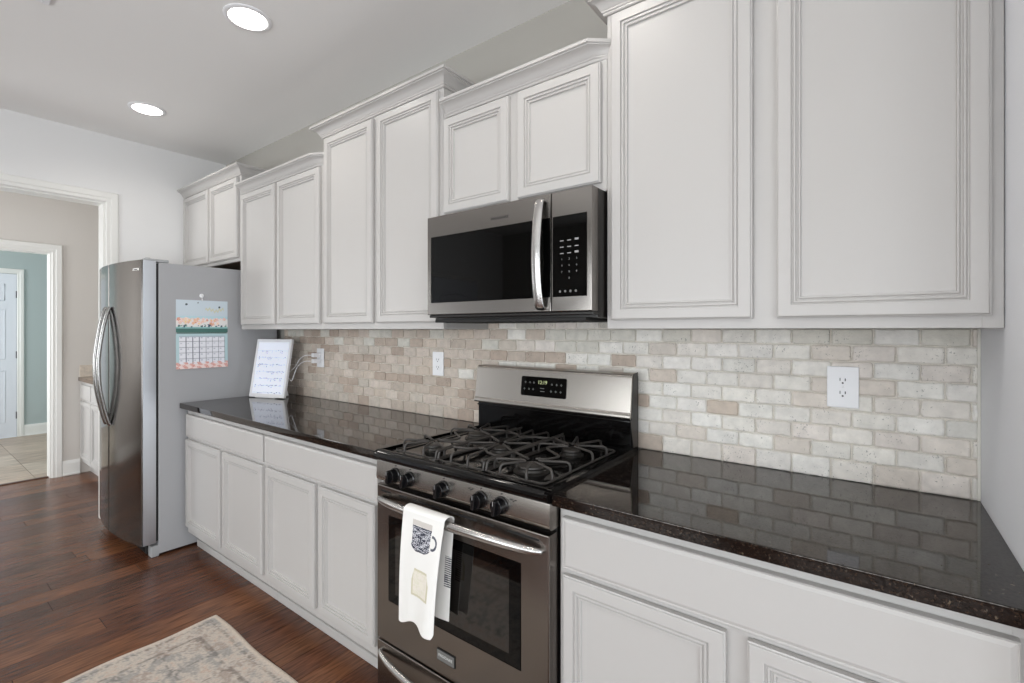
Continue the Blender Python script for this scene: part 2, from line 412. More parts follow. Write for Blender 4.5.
# door casings and baseboards
def casing_x(name, x, side, y0, y1, ztop, wd, dp=.018, left=True):
    """moulded casing on a wall normal to x, round the opening y0..y1"""
    bm = BM()
    prof = [(0, 0), (0, dp*.55), (.006, dp*.8), (wd*.35, dp*.75), (wd*.45, dp), (wd-.006, dp), (wd, dp*.6), (wd, 0)]
    # path: up the right side, over, down the left
    path = [(y1, 0, (1, 0)), (y1, ztop, (1, 1)), (y0, ztop, (-1, 1)), (y0, 0, (-1, 0))]
    rings = []
    for (y, z, d) in path:
        rings.append([bm.verts.new((x+side*h, y+d[0]*o_, z+d[1]*o_)) for o_, h in prof])
    for i in range(3):
        for j in range(len(prof)-1):
            bm.faces.new((rings[i][j], rings[i][j+1], rings[i+1][j+1], rings[i+1][j]))
    bm.faces.new(rings[0]); bm.faces.new(rings[-1])
    return struct(name, bm, M['trim'], smooth=25)
def jamb_x(name, x0, x1, y0, y1, zt):
    bm = BM(); box(bm, x0, x1, y1-.012, y1, 0, zt); box(bm, x0, x1, y0, y0+.012, 0, zt); box(bm, x0, x1, y0+.012, y1-.012, zt-.012, zt)
    return struct(name, bm, M['trim'])
jamb_x('trim_1', XE-.1215, XE+.0015, OY0-.0, OY1+.0, OZ)
casing_x('trim_2', XE, 1, OY0, OY1, OZ, .072)
casing_x('trim_3', XE-.12, -1, OY0, OY1, OZ, .072)
jamb_x('trim_4', XH-.1215, XH+.0015, D2Y0, D2Y1, D2Z)
casing_x('trim_5', XH, 1, D2Y0, D2Y1, D2Z, .073)
casing_x('trim_6', XH-.12, -1, D2Y0, D2Y1, D2Z, .073)
def baseb(name, axis, c, side, a0, a1, h=.138):
    prof = [(0, 0), (.016, 0), (.016, h-.03), (.012, h-.022), (.010, h-.008), (.006, h), (0, h)]
    bm = BM()
    if axis == 'x': prism(bm, [(p[0]*side+c, p[1]) for p in prof], 'y', a0, a1)
    else: prism(bm, [(p[0]*side+c, p[1]) for p in prof], 'x', a0, a1)
    t = BM()
    if axis == 'x': box(t, min(c+side*.016, c+side*.03), max(c+side*.016, c+side*.03), a0, a1, 0, .018, .004)
    else: box(t, a0, a1, min(c+side*.016, c+side*.03), max(c+side*.016, c+side*.03), 0, .018, .004)
    merge(bm, t)
    return struct(name, bm, M['trim'], smooth=30)
baseb('baseboard_hall', 'x', XH, 1, -.747, -.622)
baseb('baseboard_hall_left', 'x', XH, 1, -3.2, -1.85)
baseb('baseboard_blue', 'x', XB, 1, -.659, 0, .144)
baseb('baseboard_blue_side', 'y', 0, -1, XB+.03, XH-.12, .144)
baseb('baseboard_left', 'x', XE, 1, -.728, 0)
baseb('baseboard_left_rear', 'x', XE, 1, -3.05, -2.675)
baseb('baseboard_left_corner', 'x', XE, 1, YR, -4.1)
baseb('baseboard_rear', 'y', YR, 1, XE+.03, XR)
baseb('baseboard_right', 'x', XR, -1, YR+.03, 0)

# ------------------------------------------------------------------ panelled doors on x-walls
def door_leaf(name, x, side, y0, y1, z1, panels, hinges_at=None, knob_at=None, arch=False):
    bm = BM()
    box(bm, min(x-.035*side, x+.0*side), max(x-.035*side, x+.0*side), y0+.003, y1-.003, .008, z1-.003, .002)
    for (pa, pb, pc, pd) in panels:   # raised mouldings
        pts = [(pa, pc), (pb, pc), (pb, pd), (pa, pd)]
        if arch:
            m_ = (pa+pb)/2; pts = [(pa, pc), (pb, pc)]+[(m_+(pb-m_)*math.cos(t), pd+.09*math.sin(t)) for t in [math.pi*i/10 for i in range(11)]]
        pts.append(pts[0]); pts.append(pts[1])
        tube(bm, [(x+.001*side, p[0], p[1]) for p in pts], .0045 if not arch else .011, 6, caps=True)
        t = BM(); box(t, min(x, x+.004*side), max(x, x+.004*side), pa+.05, pb-.05, pc+.05, pd-.05, .0018); merge(bm, t)
    d = struct(name, bm, M['doorw'], smooth=30)
    if hinges_at is not None:
        for z in (.28, 1.05, 1.82):
            h = BM(); box(h, x-.002, x+.008, hinges_at-.006, hinges_at+.012, z-.045, z+.045, .002); build('hinge', h, simple('hinge_metal', (120, 120, 124), .35, metal=.8), d)
    if knob_at is not None:
        h = BM(); lathe(h, [(.028, 0), (.028, .006), (.01, .012), (.01, .03), (.026, .038), (.03, .05), (.022, .062), (0, .066)], (x, knob_at, .95), 'x', 20)
        build('door_knob', h, M['chrome'], d)
    return d
ys = (-1.55, -.722); mid = -1.136
pn = []
for a, c in ((ys[0]+.11, mid-.05), (mid+.05, ys[1]-.11)):
    for p, q in ((.2, .85), (1.0, 1.62), (1.74, 1.95)): pn.append((a, c, p, q))
door_leaf('door_1', XB, 1, ys[0], ys[1], 2.083, pn, hinges_at=-.728, knob_at=-1.48)
casing_x('trim_8', XB, 1, ys[0], ys[1], 2.083, .064)
# arched two-panel door on the rear part of the end wall (seen mirrored in the microwave)
door_leaf('door_2', XE+.036, 1, -4.0, -3.15, 2.03, [(-3.88, -3.27, .2, .8), (-3.88, -3.27, 1.0, 1.75)], knob_at=-3.93, arch=True)
casing_x('trim_9', XE, 1, -4.0, -3.15, 2.03, .07, dp=.04)

# ------------------------------------------------------------------ cabinet pieces
def panel_front(x0, x1, z0, z1, yf, depth=.021, plain=False):
    """framed cabinet door facing -y: yf = y of its front face"""
    bm = BM()
    if plain: rings = [(0, depth), (0, .003), (.0015, .001), (.004, .0035), (.009, .0015), (.012, 0)]
    else: rings = [(0, depth), (0, .006), (.003, .0045), (.0045, .001), (.008, 0), (.034, 0), (.0352, .0060), (.0375, .0068), (.0405, .0030), (.0445, .0026), (.0458, .0090), (.0485, .0100), (.0515, .0062), (.0550, .0060), (.0565, .0130)]
    V = []
    for i, d in rings:
        V.append([bm.verts.new(p) for p in ((x0+i, yf+d, z0+i), (x1-i, yf+d, z0+i), (x1-i, yf+d, z1-i), (x0+i, yf+d, z1-i))])
    for a, c in zip(V[:-1], V[1:]):
        for k in range(4): bm.faces.new((a[k], a[(k+1) % 4], c[(k+1) % 4], c[k]))
    bm.faces.new(V[-1]); bm.faces.new(list(reversed(V[0])))
    return bm
def crown(pts, ends, zb, proj=.055, h=.058):
    """sweep a crown profile along plan points (x,y) with plan offset directions"""
    prof = [(.0005, 0), (.007, .0), (.010, .003), (.010, .008), (.014, .010), (.0145, .015), (.0185, .018), (.022, .025), (.028, .033), (.037, .0395), (.045, .042), (.048, .0425), (.048, .047), (.055, .0485), (.0555, .059), (.0005, .061)]
    bm = BM(); rings = []
    for (x, y), (dx, dy) in zip(pts, ends):
        rings.append([bm.verts.new((x+dx*o_*proj/.055, y+dy*o_*proj/.055, zb+z_*h/.058)) for o_, z_ in prof])
    n = len(prof)
    for i in range(len(rings)-1):
        for j in range(n): bm.faces.new((rings[i][j], rings[i][(j+1) % n], rings[i+1][(j+1) % n], rings[i+1][j]))
    bm.faces.new(rings[0]); bm.faces.new(rings[-1])
    return bm
YF = -.305; YD = -.3265
def upper(label, x0, x1, z0, z1, doors, cr, zc, drop_bottom=True):
    t = thing('wall_cabinet', label, 'cabinet', ((x0+x1)/2, 0, z0), 0, 'white wall cabinets with framed doors')
    g = .0006
    bm = BM()
    box(bm, x0+g, x1-g, YF+.019, -.0006, z0+.010, z1, .0008, 1)       # carcass
    # face frame
    st = .036
    box(bm, x0+g, x0+st, YF, YF+.0195, z0, z1, .0012, 1); box(bm, x1-st, x1-g, YF, YF+.0195, z0, z1, .0012, 1)
    box(bm, x0+st-.001, x1-st+.001, YF+.0002, YF+.0195, z0+.0002, z0+.036, .0008, 1); box(bm, x0+st-.001, x1-st+.001, YF+.0002, YF+.0195, z1-.06, z1-.0002, .0008, 1)
    xm = (doors[0][1]+doors[1][0])/2
    box(bm, xm-.03, xm+.03, YF+.0003, YF+.0195, z0+.03, z1-.05, .0008, 1)
    # side skirts going down to the bottom line
    box(bm, x0+g, x0+.016, YF+.018, -.0006, z0, z0+.012); box(bm, x1-.016, x1-g, YF+.018, -.0006, z0, z0+.012)
    body = build('body', bm, M['cab'], t)
    bm = BM(); box(bm, x0+.017, x1-.017, YF+.021, -.002, z0+.0085, z0+.0098); build('underside_panel', bm, M['under'] if z0 > 1.7 else M['cab'], t)
    for d in doors: build('door', panel_front(d[0], d[1], d[2], d[3], YD), M['cab'], t, smooth=20)
    build('crown_molding', crown(*cr, zc), M['cab'], t, smooth=30)
    return t
AB, BC, CD = -2.683, -1.690, -.768
upper('short white cabinet with two doors high above the fridge', XE+.001, AB, 1.835, 2.44,
      [(-3.652, -3.185, 1.858, 2.402), (-3.155, -2.712, 1.858, 2.402)],
      ([(XE+.002, YF), (AB, YF), (AB, -.001)], [(0, -1), (1, -1), (1, 0)]), 2.413)
upper('lower-crowned white cabinet between the fridge cabinet and the tall one', AB, BC, 1.372, 2.302,
      [(-2.652, -2.203, 1.402, 2.264), (-2.172, -1.712, 1.402, 2.264)],
      ([(AB+.002, YF), (AB+.028, YF), (BC-.052, YF), (BC-.001, YF)], [(0, -.02), (0, -1), (0, -1), (.9, -.02)]), 2.274)
upper('tall high-crowned white cabinet immediately left of the microwave', BC, CD, 1.372, 2.44,
      [(-1.664, -1.243, 1.402, 2.402), (-1.208, -.790, 1.402, 2.402)],
      ([(BC, -.001), (BC, YF), (CD, YF), (CD, -.001)], [(-1, 0), (-1, -1), (1, -1), (1, 0)]), 2.413)
upper('short white cabinet directly above the stainless microwave', CD, 0, 1.834, 2.302,
      [(-.752, -.405, 1.862, 2.264), (-.362, -.018, 1.862, 2.264)],
      ([(CD+.002, YF), (CD+.028, YF), (-.045, YF), (-.001, YF)], [(0, -.02), (0, -1), (0, -1), (.35, -.02)]), 2.274)
upper('large white cabinet at the right end above the counter outlet', 0, XW-.0006, 1.372, 2.44,
      [(.022, .443, 1.400, 2.402), (.502, .913, 1.400, 2.402)],
      ([(0, -.001), (0, YF), (XW-.001, YF)], [(-1, 0), (-1, -1), (0, -1)]), 2.413)

def base_cab(label, x0, x1, drawers, doors, group='white base cabinets with framed doors'):
    t = thing('base_cabinet', label, 'cabinet', ((x0+x1)/2, -.3, 0), 0, group)
    yf = -.61; g = .0006; bm = BM()
    box(bm, x0+g, x1-g, yf+.019, -.014, .105, .875, .001, 1)
    box(bm, x0+g, x0+.038, yf, yf+.0195, .105, .880, .0012, 1); box(bm, x1-.038, x1-g, yf, yf+.0195, .105, .880, .0012, 1)
    for z in ((.105, .16), (.69, .72), (.838, .8798)): box(bm, x0+.037, x1-.037, yf+.0003, yf+.0195, z[0], z[1], .0008, 1)
    if len(doors) > 1:
        xm = (doors[0][1]+doors[1][0])/2; box(bm, xm-.03, xm+.03, yf+.0004, yf+.0195, .13, .70, .0008, 1)
    build('body', bm, M['cab'], t)
    bm = BM(); box(bm, x0+g, x1-g, -.548, -.53, .0, .106); build('toe_kick', bm, M['cab'], t)
    bm = BM(); box(bm, x0+g, x1-g, -.561, -.5485, 0, .042, .004); build('shoe_molding', bm, M['cab'], t)
    for d in drawers: build('drawer_front', panel_front(*d, -.6315, plain=True), M['cab'], t, smooth=20)
    for d in doors: build('door', panel_front(*d, -.6315), M['cab'], t, smooth=20)
    return t
base_cab('white two-door base cabinet standing beside the fridge', -2.712, BC, [(-2.686, -1.700, .712, .848)], [(-2.698, -2.203, .148, .692), (-2.172, -1.714, .148, .692)])
base_cab('white two-door base cabinet just left of the gas range', BC, CD, [(-1.680, -.795, .712, .848)], [(-1.677, -1.240, .148, .692), (-1.204, -.818, .148, .692)])
base_cab('white two-door base cabinet right of the range, wide drawer front', .004, XW-.0006, [(.022, .905, .710, .850)], [(.022, .445, .148, .690), (.490, .912, .148, .690)])

# ------------------------------------------------------------------ countertops
def counter(label, x0, x1, y0=-.65, zt=.914, zb=.881, mat='granite'):
    bm = BM(); prism(bm, [(-.001, zb), (-.001, zt), (y0+.003, zt), (y0+.0009, zt-.0009), (y0, zt-.003), (y0, zb+.003), (y0+.0009, zb+.0009), (y0+.003, zb)], 'x', x0, x1)
    return tag(build('countertop', bm, M[mat], smooth=40), label, 'countertop', 'polished granite countertops')
counter('long polished black granite countertop between fridge and range', -2.728, -.7635)
counter('polished black granite countertop right of the range', .002, XW-.001)

# ------------------------------------------------------------------ travertine backsplash
def backsplash():
    bm = BM(); lay = bm.verts.layers.float_color.new('col'); rn = random.Random(11)
    pz, px, z0 = .0497, .1045, .925
    pal = [(232, 228, 220), (234, 231, 224), (228, 222, 214), (231, 226, 218), (223, 215, 206), (235, 232, 226), (227, 219, 211), (230, 226, 219), (219, 210, 200), (233, 229, 221), (225, 222, 215), (233, 229, 223)]
    palShade = [(203, 189, 175), (198, 184, 171), (206, 193, 181), (190, 174, 160), (195, 182, 169), (209, 197, 185), (182, 165, 151), (200, 190, 178)]  # darker set for the left end, the shade there put into tile colour
    def tile(xa, xb, za, zb, c):
        g = .0011; xa += g; xb -= g; za += g; zb -= g
        if xb-xa < .006 or zb-za < .006: return
        def outline(i, jit):
            out = []; r_ = min(.0055, (xb-xa)/3)
            x0, x1, q0, q1 = xa+i, xb-i, za+i, zb-i
            for (cx, cz, a0) in ((x1-r_, q1-r_, 0), (x0+r_, q1-r_, 90), (x0+r_, q0+r_, 180), (x1-r_, q0+r_, 270)):
                for k in range(4):
                    a = R(a0+30*k); out.append([cx+r_*math.cos(a), cz+r_*math.sin(a)])
                # points along the following edge
                nx = {0: (x0+r_, q1), 90: (x0, q0+r_), 180: (x1-r_, q0), 270: (x1, q1-r_)}[a0]
                last = out[-1]
                m_ = 4 if a0 in (0, 180) else 2
                for k in range(1, m_+1): out.append([last[0]+(nx[0]-last[0])*k/(m_+1), last[1]+(nx[1]-last[1])*k/(m_+1)])
            return out
        O = outline(0, 0); n = len(O); js = [(rn.gauss(0, .0008), rn.gauss(0, .0008)) for _ in O]
        tilt = rn.gauss(0, .004); rings = []
        for ins, d, kc in ((0, -.003, .75), (.0004, -.0085, .93), (.0024, -.0118, 1.0), (.006, -.0124, 1.0)):
            P = outline(ins, 0); ring = []
            for (p, j) in zip(P, js):
                f = 1-ins/.008
                v = bm.verts.new((p[0]+j[0]*f, d+(p[0]-(xa+xb)/2)*tilt*(1 if d < -.005 else 0)+rn.gauss(0, .0002)*(d < -.01), p[1]+j[1]*f)); v[lay] = (*[q*kc for q in c], 1); ring.append(v)
            rings.append(ring)
        for a, q in zip(rings[:-1], rings[1:]):
            for k in range(n): bm.faces.new((a[k], a[(k+1) % n], q[(k+1) % n], q[k]))
        bm.faces.new(rings[-1])
    def region(xa, xb, k0, k1, zmax=None):
        for k in range(k0, k1):
            za = z0+pz*k; zb = za+pz
            if k == 0: za = .9135
            if zmax: zb = min(zb, zmax)
            ph = .918 if k % 2 == 0 else .866
            j = math.floor((ph-xb)/px)-1
            x = ph-px*j
            while x > xa:
                a, c_ = x-px, x
                a2, c2 = max(a, xa), min(c_, xb)
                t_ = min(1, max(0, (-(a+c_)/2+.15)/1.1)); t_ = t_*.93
                col = rn.choice(palShade) if rn.random() < t_+.04 or a < -1.0 else rn.choice(pal)
                if k >= 7 and rn.random() < .3: col = (212, 208, 198)
                s_ = .94+rn.random()*.11
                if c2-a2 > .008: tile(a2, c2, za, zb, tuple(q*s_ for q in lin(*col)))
                x -= px
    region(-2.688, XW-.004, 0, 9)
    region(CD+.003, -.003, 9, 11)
    return bm
bm = backsplash()
t = BM(); box(t, -2.690, XW-.0006, -.0068, -.0004, .9143, 1.3715, mi=1); box(t, CD+.0005, -.0005, -.0068, -.0004, 1.3715, 1.47, mi=1); merge(bm, t)
o = struct('wall_backsplash', bm, [M['tile'], M['grout']], smooth=50)
bm = BM(); box(bm, XW-.007, XW-.0004, -.0125, -.0079, .9145, 1.3715, .001)
struct('trim_10', bm, M['caulk'])

# ------------------------------------------------------------------ outlets
def outlet(name, label, cx, cz, w_=.08, h_=.124, duplex=True, flat=False):
    t = thing(name, label, 'outlet', (cx, -.0136, cz)); yb = -.0136
    bm = BM(); box(bm, cx-w_/2, cx+w_/2, yb-.006, yb, cz-h_/2, cz+h_/2, .0022, 3); build('cover_plate', bm, M['plastic_w'], t)
    yf = yb-.006
    for s in (1, -1):
        zc_ = cz+s*.0195
        bm = BM(); poly = []
        for k in range(24):
            a = 2*math.pi*k/24; poly.append((cx+.0165*math.cos(a), zc_+max(-.0125, min(.0125, .0165*math.sin(a)))))
        prism(bm, poly, 'y', yf-.0015, yf+.001); r_ = build('receptacle', bm, M['plastic_w'], t)
        bm = BM()
        box(bm, cx-.0075, cx-.0055, yf-.0019, yf-.0010, zc_-.001, zc_+.008); box(bm, cx+.0052, cx+.0078, yf-.0019, yf-.0010, zc_-.001, zc_+.007)
        poly = [(cx+.0027*math.cos(R(a)), zc_-.007+.0027*math.sin(R(a))) for a in range(0, 360, 30)]
        prism(bm, poly, 'y', yf-.0019, yf-.001); build('slots', bm, M['ink'], r_)
    bm = BM(); lathe(bm, [(.003, 0), (.003, .001), (.002, .0016), (0, .0017)], (cx, yf, cz), '-y', 12); build('screw', bm, M['plastic_w'], t)
    return t
outlet('power_outlet', 'white duplex outlet on the tiles under the right cabinet, nothing plugged in', .635, 1.196)
outlet('power_outlet', 'narrow-looking white outlet on the tiles just left of the range', -1.10, 1.192)
lo = outlet('power_outlet', 'white outlet by the lit screen with two chargers plugged in', -2.205, 1.184)

# chargers with their cables
for dz, dx, lab, path in ((.0195, 0, 'upper white phone charger in the outlet by the lit screen', [(-2.215, -.075, 1.2035), (-2.26, -.095, 1.20), (-2.32, -.10, 1.17), (-2.375, -.10, 1.12), (-2.44, -.115, 1.08), (-2.49, -.135, 1.066)]),
                     (-.0195, 0, 'lower white phone charger in the outlet by the lit screen', [(-2.215, -.080, 1.1645), (-2.25, -.105, 1.162), (-2.31, -.115, 1.13), (-2.35, -.12, 1.07), (-2.37, -.125, 1.030), (-2.40, -.13, 1.045), (-2.45, -.14, 1.062), (-2.50, -.15, 1.07)])):
    t = thing('phone_charger', lab, 'charger', (-2.205, -.0213, 1.184+dz), 0, 'white chargers in the far outlet')
    bm = BM(); box(bm, -2.2185, -2.1915, -.075, -.0218, 1.184+dz-.0135, 1.184+dz+.0135, .004, 3); build('plug_body', bm, M['plastic_w'], t)
    bm = BM(); tube(bm, bez(path, 8), .0022, 6); build('cable', bm, M['plastic_w'], t)

# ------------------------------------------------------------------ lit schedule screen
A = math.atan2(.095, .279)
fr = thing('digital_calendar', 'white framed lit schedule screen leaning on a stand on the counter', 'digital frame', (-2.648, -.272, .914), A)
tl = .185; W_, H_ = .295, .392
def F(x, d, h):  # frame-local: x along, d out from the face, h up the tilted face
    return Vector((x, -d*math.cos(tl)+h*math.sin(tl), .006+d*-math.sin(tl)*-1*0+h*math.cos(tl)+d*math.sin(tl)))
def tbox(bm, x0, x1, d0, d1, h0, h1, bev):
    t = bmesh.new(); bmesh.ops.create_cube(t, size=1)
    for v in t.verts: v.co = Vector((v.co.x*(x1-x0), v.co.y*(d1-d0), v.co.z*(h1-h0)))
    if bev: bmesh.ops.bevel(t, geom=list(t.edges), offset=bev, segments=2, affect='EDGES', profile=.5)
    for v in t.verts: v.co = F(v.co.x+(x0+x1)/2, v.co.y+(d0+d1)/2, v.co.z+(h0+h1)/2)
    merge(bm, t)
bm = BM(); bz = .021
tbox(bm, 0, W_, -.018, -.003, 0, H_, .003)
tbox(bm, 0, bz, -.006, .002, 0, H_, .0015); tbox(bm, W_-bz, W_, -.006, .002, 0, H_, .0015)
tbox(bm, bz-.002, W_-bz+.002, -.006, .0018, H_-bz, H_, .0012); tbox(bm, bz-.002, W_-bz+.002, -.006, .0018, 0, bz+.004, .0012)
build('frame', bm, M['plastic_w'], fr, local=True)
bm = BM(); nx, nh = 140, 190; rn = random.Random(4); pts = []; cols = []
ink = set()
for row in range(8):
    hh = .965-row*.135 if row else .95
    for s in range(22):
        if row == 0 or rn.random() < .33: continue
        sx0 = .06+s*.041; ln = rn.choice([.010, .02, .028]); hy = hh+rn.uniform(-.012, .012)
        ink.add((sx0, sx0+ln, hy, rn.choice([0, 0, 1])))
        if rn.random() < .35: ink.add((sx0, sx0+ln*.8, hy-.035, rn.choice([0, 1, 2])))
for i in range(nh+1):
    pr_, cr_ = [], []
    for j in range(nx+1):
        u, v = j/nx, i/nh
        pr_.append(F(bz-.001+u*(W_-2*bz+.002), .0, bz+.003+v*(H_-2*bz-.003)))
        c = (226, 231, 244)
        if v > .86: c = (232, 237, 250)
        for a in ink:
            if a[0] <= u <= a[1] and abs(v-a[2]) < .008:
                c = ((70, 74, 90), (140, 110, 124), (190, 146, 126))[a[3]]
        if abs(v-.02-.135*round((v-.02)/.135)) < .0025 and v < .86: c = (200, 206, 220)
        cr_.append(lin(*c))
    pts.append(pr_); cols.append(cr_)
grid_surf(bm, pts, cols); build('screen', bm, M['screen'], fr, local=True)
bm = BM(); box(bm, .05, .22, .0, .05, 0.0006, .012, .003); prism(bm, [(.19, .006), (.205, .006), (.205, .16), (.19, .19)], 'y', .035, .05)
prism(bm, [(.02, .008), (.105, .008), (.045, .17), (.038, .17)], 'x', .215, .235)
build('stand', bm, M['plastic_w'], fr, local=True)

# ------------------------------------------------------------------ refrigerator
fx0, fx1 = -3.65, -2.742
f = thing('refrigerator', 'stainless side-by-side refrigerator with grey side at the counter end', 'refrigerator', (-3.2, -.4, 0))
bm = BM(); box(bm, fx0, fx1, -.755, -.035, .012, 1.777, .004); build('body', bm, M['fridge_side'], f)
def front_y(x): return -.839-.05*(1-((x+3.1975)/.4525)**2)
def fdoor(x0, x1):
    bm = BM(); n = 14; pts = []
    xs = [x0+(x1-x0)*i/n for i in range(n+1)]
    ra = [(r_*(1-math.cos(t)), r_*(1-math.sin(t))) for r_ in (.011,) for t in (0, .4, .8, 1.2, math.pi/2)]
    e0 = ra if x0 > -3.3 else [(0, .006), (.003, 0)]
    e1 = ra if x1 < -3.0 else [(0, .006), (.003, 0)]
    poly = [(x0, -.768)]+[(x0+a, front_y(x0+a)+c) for a, c in e0]+[(x, front_y(x)) for x in xs[1:-1]]+[(x1-a, front_y(x1-a)+c) for a, c in reversed(e1)]+[(x1, -.768)]
    prism(bm, poly, 'z', .082, 1.785)
    bm.normal_update()
    for q in bm.faces:
        if abs(q.normal.x) > .95 and q.calc_area() > .03: q.material_index = 1
    return bm
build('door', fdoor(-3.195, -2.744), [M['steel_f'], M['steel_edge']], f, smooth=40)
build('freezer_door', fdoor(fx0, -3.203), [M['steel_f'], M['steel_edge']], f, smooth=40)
bm = BM(); box(bm, fx0+.01, fx1-.012, -.768, -.755, .09, 1.77); build('door_gasket', bm, M['dark'], f)
for x in (-3.157, -3.241):
    bm = BM(); yb = front_y(x)
    pth = bez([(x, yb-.003, 1.512), (x, yb-.014, 1.49), (x, yb-.038, 1.38), (x, yb-.058, 1.22), (x, yb-.061, 1.13), (x, yb-.054, 1.0), (x, yb-.034, .88), (x, yb-.012, .785), (x, yb-.003, .765)], 6)
    tube(bm, pth, .018, 12, flat=.62, flat_axis=(0, 1, 0)); build('handle', bm, M['steel_bar'], f, smooth=60)
for x0, x1 in ((-2.81, -2.744), (fx0+.002, -3.58)):
    bm = BM(); box(bm, x0, x1, -.825, -.70, 1.778, 1.797, .006); t = BM(); lathe(t, [(.016, 0), (.016, .02), (.012, .024), (0, .0245)], ((x0+x1)/2, -.80, 1.779), 'z', 16); merge(bm, t)
    build('hinge_cover', bm, M['plastic_g'], f)
bm = BM(); box(bm, fx0+.03, fx1-.06, -.80, -.756, .008, .076, .003)
for k in range(8): box(bm, fx0+.06, fx1-.09, -.804, -.80, .016+k*.007, .019+k*.007)
build('toe_grille', bm, M['dark'], f)
for x0, x1 in ((-2.80, -2.742), (fx0, -3.592)):
    bm = BM(); box(bm, x0, x1, -.792, -.752, .0, .066, .004); build('foot', bm, M['plastic_g'], f)
bm = BM()
yl = front_y(-2.80)
rot = Matrix.Rotation(math.atan2(front_y(-2.77)-front_y(-2.83), .06), 3, 'Z')
box(bm, -2.835, -2.768, yl-.0025, yl-.0003, 1.722, 1.738, .0008, 1, rot); bdg = build('badge', bm, M['chrome'], f)
bm = BM(); box(bm, -2.822, -2.781, yl-.0029, yl-.0024, 1.7275, 1.7325, 0, 1, rot); build('badge_inlay', bm, M['ink'], bdg)

# wall calendar hanging on the fridge side (fx1 plane)
cal = thing('wall_calendar', 'pastel floral paper calendar hanging on the grey fridge side', 'calendar', (fx1+.002, -.518, 1.56))
def cal_sheet(name, z0, z1, colf, nx, nz, flare):
    bm = BM(); pts = []; cols = []
    for i in range(nz+1):
        a, c = [], []
        for j in range(nx+1):
            u, v = j/nx, i/nz
            a.append((fx1+.0012+flare*(1-v)**2+.0015*math.sin(u*3.1), -.666+.297*u, z0+(z1-z0)*v)); c.append(lin(*colf(u, v)))
        pts.append(a); cols.append(c)
    V = grid_surf(bm, pts, cols)
    t = bmesh.new(); grid_surf(t, [[(p[0]-.0008, p[1], p[2]) for p in r] for r in pts], cols); merge(bm, t)
    return build(name, bm, M['paper'], cal)
rn = random.Random(9)
flowers = [(rn.uniform(.02, .98), rn.uniform(.16, .29), rn.uniform(.022, .042), rn.choice([(238, 186, 168), (242, 204, 198), (222, 150, 144), (248, 222, 214), (240, 208, 180)])) for _ in range(34)]
leaves = [(rn.uniform(.02, .98), rn.uniform(.13, .20), rn.uniform(.012, .025), rn.choice([(70, 110, 120), (110, 150, 130), (60, 80, 100)])) for _ in range(30)]
bugs = [(.19, .86, .022), (.83, .80, .022), (.41, .92, .012)]
def art(u, v):
    c = [190+18*(v > .5), 220, 228]
    if v < .42: c = [236, 232, 230]
    if v < .17: c = [150, 196, 196]
    if v < .115: c = [74, 116, 108]
    uu, vv = u, v*.66
    for fx, fy, fr_, fc in flowers:
        d = math.hypot(uu-fx, vv-fy*.95)
        if d < fr_:
            c = fc if int((math.atan2(vv-fy*.95, uu-fx)*5/(2*math.pi)+5)*2) % 2 or d < fr_*.8 else (250, 236, 230)
            if d < fr_*.3: c = (250, 220, 120)
    for fx, fy, fr_, fc in leaves:
        if math.hypot((uu-fx), (vv-fy*.8)*1.6) < fr_: c = fc
    for bx_, by, br in bugs:
        if math.hypot(u-bx_, (v-by)*.66) < br: c = (70, 84, 92)
    # gilt flourish
    if .55 < u < .92:
        s = .70+.035*math.sin((u-.55)*95)+.03*math.sin(u*23)
        if abs(v-s) < .028: c = (214, 212, 178)
    if .03 < u < .97 and .40 < v < .44 and math.sin(u*90) > .2: c = (246, 216, 208)
    return c
up = cal_sheet('picture_page', 1.353, 1.558, art, 110, 80, .001)
def gridp(u, v):
    c = (190, 216, 220)
    if .055 < u < .94 and .13 < v < .93:
        c = (238, 238, 244)
        gu = (u-.055)/.885*7; gv = (v-.13)/.80*5
        if abs(gu-round(gu)) < .05 or abs(gv-round(gv)) < .045: c = (120, 124, 136)
        elif .2 < gu % 1 < .45 and .6 < gv % 1 < .8: c = (196, 198, 208)
        if v > .90: c = (176, 190, 200)
    if v < .19 and math.sin(u*47)+math.sin(u*31+v*50) > .1: c = rn.choice([(226, 170, 156), (240, 196, 188), (214, 150, 140)])
    elif v < .14: c = (244, 222, 218)
    return c
cal_sheet('date_page', 1.123, 1.345, gridp, 112, 84, .006)
bm = BM(); box(bm, fx1+.0005, fx1+.0065, -.66, -.376, 1.345, 1.3525, .0015); build('binding', bm, simple('binding_green', (92, 118, 112), .6), cal)
hk = thing('magnetic_hook', 'small white magnetic hook holding the calendar up', 'hook', (fx1, -.524, 1.585))
bm = BM(); lathe(bm, [(.013, .0003), (.013, .004), (.010, .006), (0, .0065)], (fx1, -.524, 1.588), 'x', 18); build('magnet', bm, M['plastic_w'], hk)
bm = BM(); tube(bm, bez([(fx1+.005, -.524, 1.582), (fx1+.009, -.524, 1.570), (fx1+.009, -.524, 1.560), (fx1+.014, -.524, 1.556), (fx1+.018, -.524, 1.563)], 5), .0025, 8); build('hook', bm, M['plastic_w'], hk)

